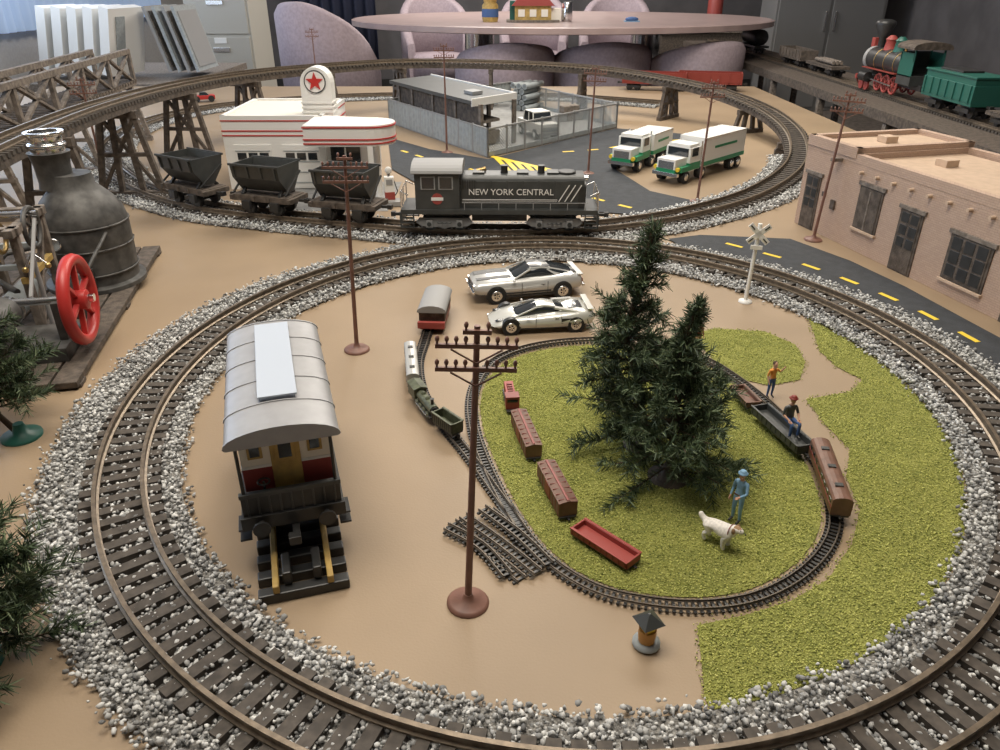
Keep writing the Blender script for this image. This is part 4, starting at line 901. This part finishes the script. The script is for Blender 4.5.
# ------------------------------------------------------------------ background furniture
M_ttop=mat('table_laminate',(.36,.27,.26),.3,var=.08,vs=.8); M_lav=mat('mauve_upholstery',(.37,.30,.33),.85,var=.1,bump=.2)
mb=MB('oval_table'); n=64
def ov(rx,ry,z): return [(rx*math.cos(2*math.pi*i/n),ry*math.sin(2*math.pi*i/n),z) for i in range(n)]
mb.loft([ov(13.7,10.7,2.0),ov(14,11,2.05),ov(14,11,2.35),ov(13.8,10.8,2.4)],M_ttop,False)
for x in(-5.5,5.8): 
    mb.cyl((x,0,FZ+.2),(x,0,2.0),1.0,M_chrome,n=24); mb.lathe((x,0,FZ),[(2.6,0),(2.6,.15),(1.2,.3)],M_chrome,24)
mb.done(loc=(4.1,56,.3))
def chair(x,y,rz,hh):
    mb=MB('barrel_chair'); mb.lathe((0,0,0),[(1.9,.0),(1.9,.1),(.4,.3),(.4,2.6)],M_chrome,20)
    mb.lathe((0,0,2.4),[(2.3,0),(2.6,.3),(2.6,1.5),(2.4,1.9),(.1,2.0)],M_lav,28)
    mb.arcwall((0,0),2.3,3.0,math.radians(-25),math.radians(205),2.5,hh,M_lav,24,top=lambda t:min(hh,5.2)+(hh-5.2)*math.sin(math.pi*t)**.7)
    mb.done(loc=(x,y,FZ),rz=rz)
for a in[(-10.4,50.0,2.6,9.0),(-5.5,71,.3,9.0),(3,73,0,9.0),(10,72,-.2,9.0),(.3,49.5,3.3,6.9),(6.2,50,3.3,6.9),(12.0,50.5,3.6,6.9)]: chair(*a)
mb=MB('jar'); mb.lathe((0,0,0),[(.5,0),(.55,.2),(.55,1.0),(.4,1.2),(.45,1.25),(.45,1.45)],M_ochre,18); mb.lathe((0,0,.3),[(.57,0),(.57,.5)],M_denim,18); mb.done(loc=(-.6,51,2.7),sc=.9)
mb=MB('toy_building'); mb.box((0,0,.5),(2.2,1.2,.8),M_ochre); mb.prism([(-1.3,.9),(1.3,.9),(.7,1.5),(-.7,1.5)],'y',-.8,.8,M_mred); mb.box((0,0,.06),(3.2,1.8,.12),M_wood2); mb.box((-.9,.2,.6),(1.0,.9,1.1),M_teal)
for x in(-.7,0,.7): mb.box((x,-.62,.5),(.4,.04,.4),M_cream)
mb.box((1.4,0,.4),(.6,.8,.7),M_cream); mb.done(loc=(2.0,51,2.7))
mb=MB('drink_can'); mb.lathe((0,0,0),[(.3,0),(.34,.1),(.34,1.0),(.28,1.1)],M_chrome,16); mb.done(loc=(4.1,51,2.7))
mb=MB('computer_mouse'); mb.ell((0,0,.2),(.6,.35,.2),M_denim,12); mb.box((0,0,.05),(1.3,.8,.06),M_blue); mb.done(loc=(8.1,51,2.7),sc=.7)
M_cab=mat('cabinet_beige',(.46,.44,.39),.5)
mb=MB('filing_cabinet'); mb.box((0,0,6.5),(4.6,5,13),M_cab)
for i in range(4): mb.box((0,-2.55,1.8+i*3.1),(4.3,.12,2.9),M_cab); mb.box((0,-2.65,2.4+i*3.1),(1.2,.12,.3),M_chrome); mb.box((0,-2.63,3.0+i*3.1),(.9,.06,.4),M_white)
mb.done(loc=(-20.4,62.5,FZ),bevel=.05)
mb=MB('side_table'); mb.box((0,0,-.2),(9.5,12,.4),M_wood2)
for x in(-4,4):
    for y in(-5,5): mb.box((x,y,-2.6),(.5,.5,4.6),M_wood2)
mb.done(loc=(-22.6,51,-.2+.0))
mb=MB('leaning_picture_frames')
for i in range(4):
    mb.box((i*.55,0,1.9),(.18,3.4,3.6),M_grey if i%2==0 else M_fence,ry=-.25)
    mb.box((i*.55+.1,0,1.9),(.08,2.9,3.1),M_grey if i%2 else M_wood2,ry=-.25)
mb.done(loc=(-20.0,49.5,0.0)) 
mb=MB('storage_boxes')
for i in range(5):
    mb.box((i*1.05,0,1.9),(.6,3.0,3.6),M_white,ry=.22)
    mb.box((i*1.05+.36,-.6,1.9),(.06,.7,2.6),M_fence,ry=.22)
mb.done(loc=(-25.9,48.5,.0),rz=-.25)
mb=MB('dark_blue_drape'); rg=[]
for i in range(60): x=-4+8*i/59; y=.3*math.sin(i*.8); rg.append([(x,y,-7),(x,y+.1,-7),(x,y+.1,12),(x,y,12)])
mb.loft(rg,mat('navy_cloth',(.025,.03,.06),.9)); mb.done(loc=(-16,80.5,2))
sg=simplebox('wall_sign',(6.5,81.7,5.8),(8,.1,2.6),M_white); text('lettering','TRADING POST OR',.95,(0,-.08,0),(math.pi/2,0,0),M_black,sg)
M_gcab=mat('dark_cabinet_grey',(.19,.19,.19),.5)
mb=MB('metal_cabinet'); mb.box((0,0,7),(9,4,14),M_gcab)
for s in(-1,1): mb.box((s*2.2,-2.05,7),(4.2,.1,13.4),M_gcab); mb.box((s*.4,-2.15,7),(.15,.15,1.5),M_chrome)
mb.done(loc=(27,70,FZ),bevel=.05)
mb=MB('equipment_bench'); mb.box((0,0,3),(7,4,6),M_wood); mb.box((0,0,6.05),(7.4,4.4,.2),M_wood2); mb.done(loc=(17.5,73,FZ))
mb=MB('fire_extinguisher'); mb.lathe((0,0,0),[(.6,0),(.65,.2),(.65,2.5),(.3,3.2),(.2,3.6)],M_mred,16); mb.box((0,-.2,3.7),(.3,1.0,.3),M_black); mb.done(loc=(18.8,73,1.05))
mb=MB('display_shelf'); mb.box((0,0,-.2),(4.2,46,.4),M_wood); mb.box((0,0,-3.2),(4.0,45,.2),M_wood)
for y in np.linspace(-21,21,7):
    for x in(-1.9,1.9): mb.box((x,y,-2.9),(.3,.3,5.4),M_wood2)
mb.done(loc=(17.3,45,.45))
sp=Path([(17.2,22.5,.45),(17.2,67,.45)],False); track('shelf_track',sp,rstep=2,**TK)
def wagon(nm,y,L,body,m,sc=1):
    mb=MB(nm)
    for x in(-.32*L,.32*L):
        for k in(-.2,.2): wheelset(mb,x+k,.40,.15,M_black)
        mb.box((x,0,.25),(.7,.5,.1),M_black)
        for s in(-1,1): mb.box((x,s*.38,.2),(.65,.05,.12),M_black)
    mb.box((0,0,.4),(L,.95,.12),m)
    if body=='tank': mb.lathe((0,0,.95),[(.05,-L*.46),(.4,-L*.43),(.48,-L*.4),(.48,L*.4),(.4,L*.43),(.05,L*.46)],m,20,'x'); mb.lathe((0,0,1.35),[(.2,0),(.2,.2),(.05,.25)],m,14)
    elif body=='gon':
        for s in(-1,1):
            mb.box((0,s*.46,.65),(L,.05,.45),m); mb.box((s*L*.49,0,.65),(.05,.95,.45),m)
            for i in range(7): mb.box((-L*.45+i*L*.15,s*.5,.65),(.05,.05,.45),m)
    elif body=='flat':
        for i in range(int(L/.3)): mb.box((-L/2+.15+i*.3,0,.47),(.26,.98,.03),M_wood)
        for i in range(3): mb.cyl((-L*.35,-.2+i*.2,.62),(L*.3,-.2+i*.2,.62),.1,M_wood2,n=8)
    for e in(-1,1): coupler(mb,e*L/2,e,.34)
    return mb
z=.45+.2
mb=MB('steam_locomotive')
for x in(-.5,.05,.6): 
    for s in(-1,1):
        mb.torus((x,s*.32,.36),.25,.04,M_mred,'y',24,6); mb.cyl((x,s*.3,.36),(x,s*.36,.36),.08,M_mred,n=10)
        for j in range(8): t=j*.785; mb.bar((x,s*.32,.36),(x+.25*math.cos(t),s*.32,.36+.25*math.sin(t)),.03,.03,M_mred)
mb.box((0,0,.45),(4.0,.35,.16),M_black); mb.cyl((-.9,0,1.0),(1.75,0,1.0),.38,M_black,n=24); mb.cyl((1.75,0,1.0),(1.95,0,1.0),.4,M_grey,n=24)
for x in(-.3,.4,1.1): mb.torus((x,0,1.0),.385,.015,M_brass,'x',24,5)
mb.lathe((1.6,0,1.35),[(.12,0),(.12,.3),(.34,.75),(.3,.85),(.15,.9)],M_black,18)
for x,m in((.9,M_mred),(.2,M_teal)): mb.lathe((x,0,1.33),[(.22,0),(.2,.08),(.17,.3),(.2,.34),(.08,.46)],m,18)
mb.lathe((-.2,0,1.36),[(.05,0),(.05,.2),(.1,.2),(.02,.34)],M_brass,12)
mb.box((-1.35,0,.65),(.9,.95,.3),M_dgrey); mb.box((-1.35,.46,1.1),(.9,.03,.7),M_teal); mb.box((-1.35,-.46,1.1),(.9,.03,.7),M_teal); mb.box((-.92,0,1.1),(.04,.9,.7),M_dgrey)
mb.prism([(.6*math.cos(a),1.62+.16*math.sin(a)) for a in np.linspace(0,math.pi,10)]+[(-.6,1.55),(.6,1.55)],'x',-1.9,-.8,M_wood)
for s in(-1,1):
    for x in(-1.75,-.95): mb.box((x,s*.45,1.4),(.06,.05,.4),M_teal)
    mb.cyl((1.2,s*.42,.45),(1.7,s*.42,.45),.16,M_black,n=14); mb.bar((-.5,s*.4,.36),(1.2,s*.42,.42),.04,.05,M_chrome); mb.cyl((1.4,s*.3,.17),(1.4,s*.36,.17),.17,M_mred,n=16); mb.cyl((1.8,s*.3,.17),(1.8,s*.36,.17),.17,M_mred,n=16)
    mb.box((.4,s*.46,.75),(2.4,.14,.03),M_dred)
mb.box((2.05,0,.4),(.1,.95,.16),M_mred)
for i in range(7): mb.bar((2.1,-.42+i*.14,.35),(2.5,(-.42+i*.14)*.25,.08),.04,.04,M_mred)
mb.box((2.0,0,1.5),(.25,.25,.3),M_mred); mb.cyl((2.1,0,1.5),(2.16,0,1.5),.1,M_brass,n=12)
mb.done(loc=(17.2,34.8,z-.08),rz=math.pi/2,bevel=.008,sc=1.3)
mb=wagon('tender_wagon',30,2.7,'gon',M_teal); mb.box((0,0,.75),(2.6,.92,.6),M_teal); mb.box((0,0,1.07),(2.7,.98,.05),M_teal); mb.box((.3,0,1.1),(1.2,.6,.1),M_black); mb.done(loc=(17.2,29.6,z),rz=math.pi/2,bevel=.01,sc=1.3)
mb=wagon('flat_wagon',27.5,3.4,'flat',M_wood); mb.done(loc=(17.2,25.4,z),rz=math.pi/2)
for nm,y,b,m in(('flat_wagon',42.5,'flat',M_wood),('open_wagon',47,'gon',M_wood),('tank_wagon',55.5,'tank',M_dgrey)): wagon(nm,y,3.6,b,m).done(loc=(17.2,y,z),rz=math.pi/2)
for px,py in((640,82),(708,92)):
    q=G(px,py-2,0); mb=wagon('red_gondola_wagon',0,3.2,'gon',M_dred); mb.done(loc=(q.x,min(q.y,41),.0),rz=-.25)
mb=MB('toy_race_car'); mb.box((0,0,.2),(1.0,.45,.18),M_red); mb.prism([(-.2,.28),(.25,.28),(.1,.42),(-.15,.42)],'y',-.18,.18,M_glass); mb.box((-.5,0,.4),(.1,.5,.04),M_yel)
for x in(-.32,.32):
    for s in(-1,1): mb.cyl((x,s*.2,.14),(x,s*.3,.14),.14,M_tyre,n=14)
mb.done(loc=G(192,107)+Vector((0,1.6,.01)),rz=.4,bevel=.02)
# ------------------------------------------------------------------ lights, world, camera
def area(n,loc,rot,sx,sy,e,col):
    l=bpy.data.lights.new(n,'AREA'); l.shape='RECTANGLE'; l.size=sx; l.size_y=sy; l.energy=e; l.color=col; o=bpy.data.objects.new(n,l); COL.objects.link(o); o.location=loc; o.rotation_euler=rot
area('ceiling_lamp',(-3,8,19.8),(0,0,0),15,9,4700,(1,.92,.80)); area('ceiling_lamp',(5,30,19.8),(0,0,0),16,11,6800,(1,.93,.82)); area('ceiling_lamp',(0,62,19.8),(0,0,0),12,8,8500,(1,.94,.86))
area('window_light',(-28.5,38,9),(0,math.radians(-90),0),12,50,4400,(.76,.87,1))
w=bpy.data.worlds.new('world'); scn.world=w; w.use_nodes=True; w.node_tree.nodes['Background'].inputs[0].default_value=(.92,.94,1,1); w.node_tree.nodes['Background'].inputs[1].default_value=.5
cam=bpy.data.cameras.new('camera'); cam.sensor_width=36; cam.lens=FOC*36/1000; cam.clip_end=500; co=bpy.data.objects.new('camera',cam); COL.objects.link(co); co.location=(0,0,H); co.rotation_euler=(math.pi/2-TH,0,0); scn.camera=co
try: scn.view_settings.view_transform='Standard'; scn.view_settings.look='None'
except Exception as e: print(e)
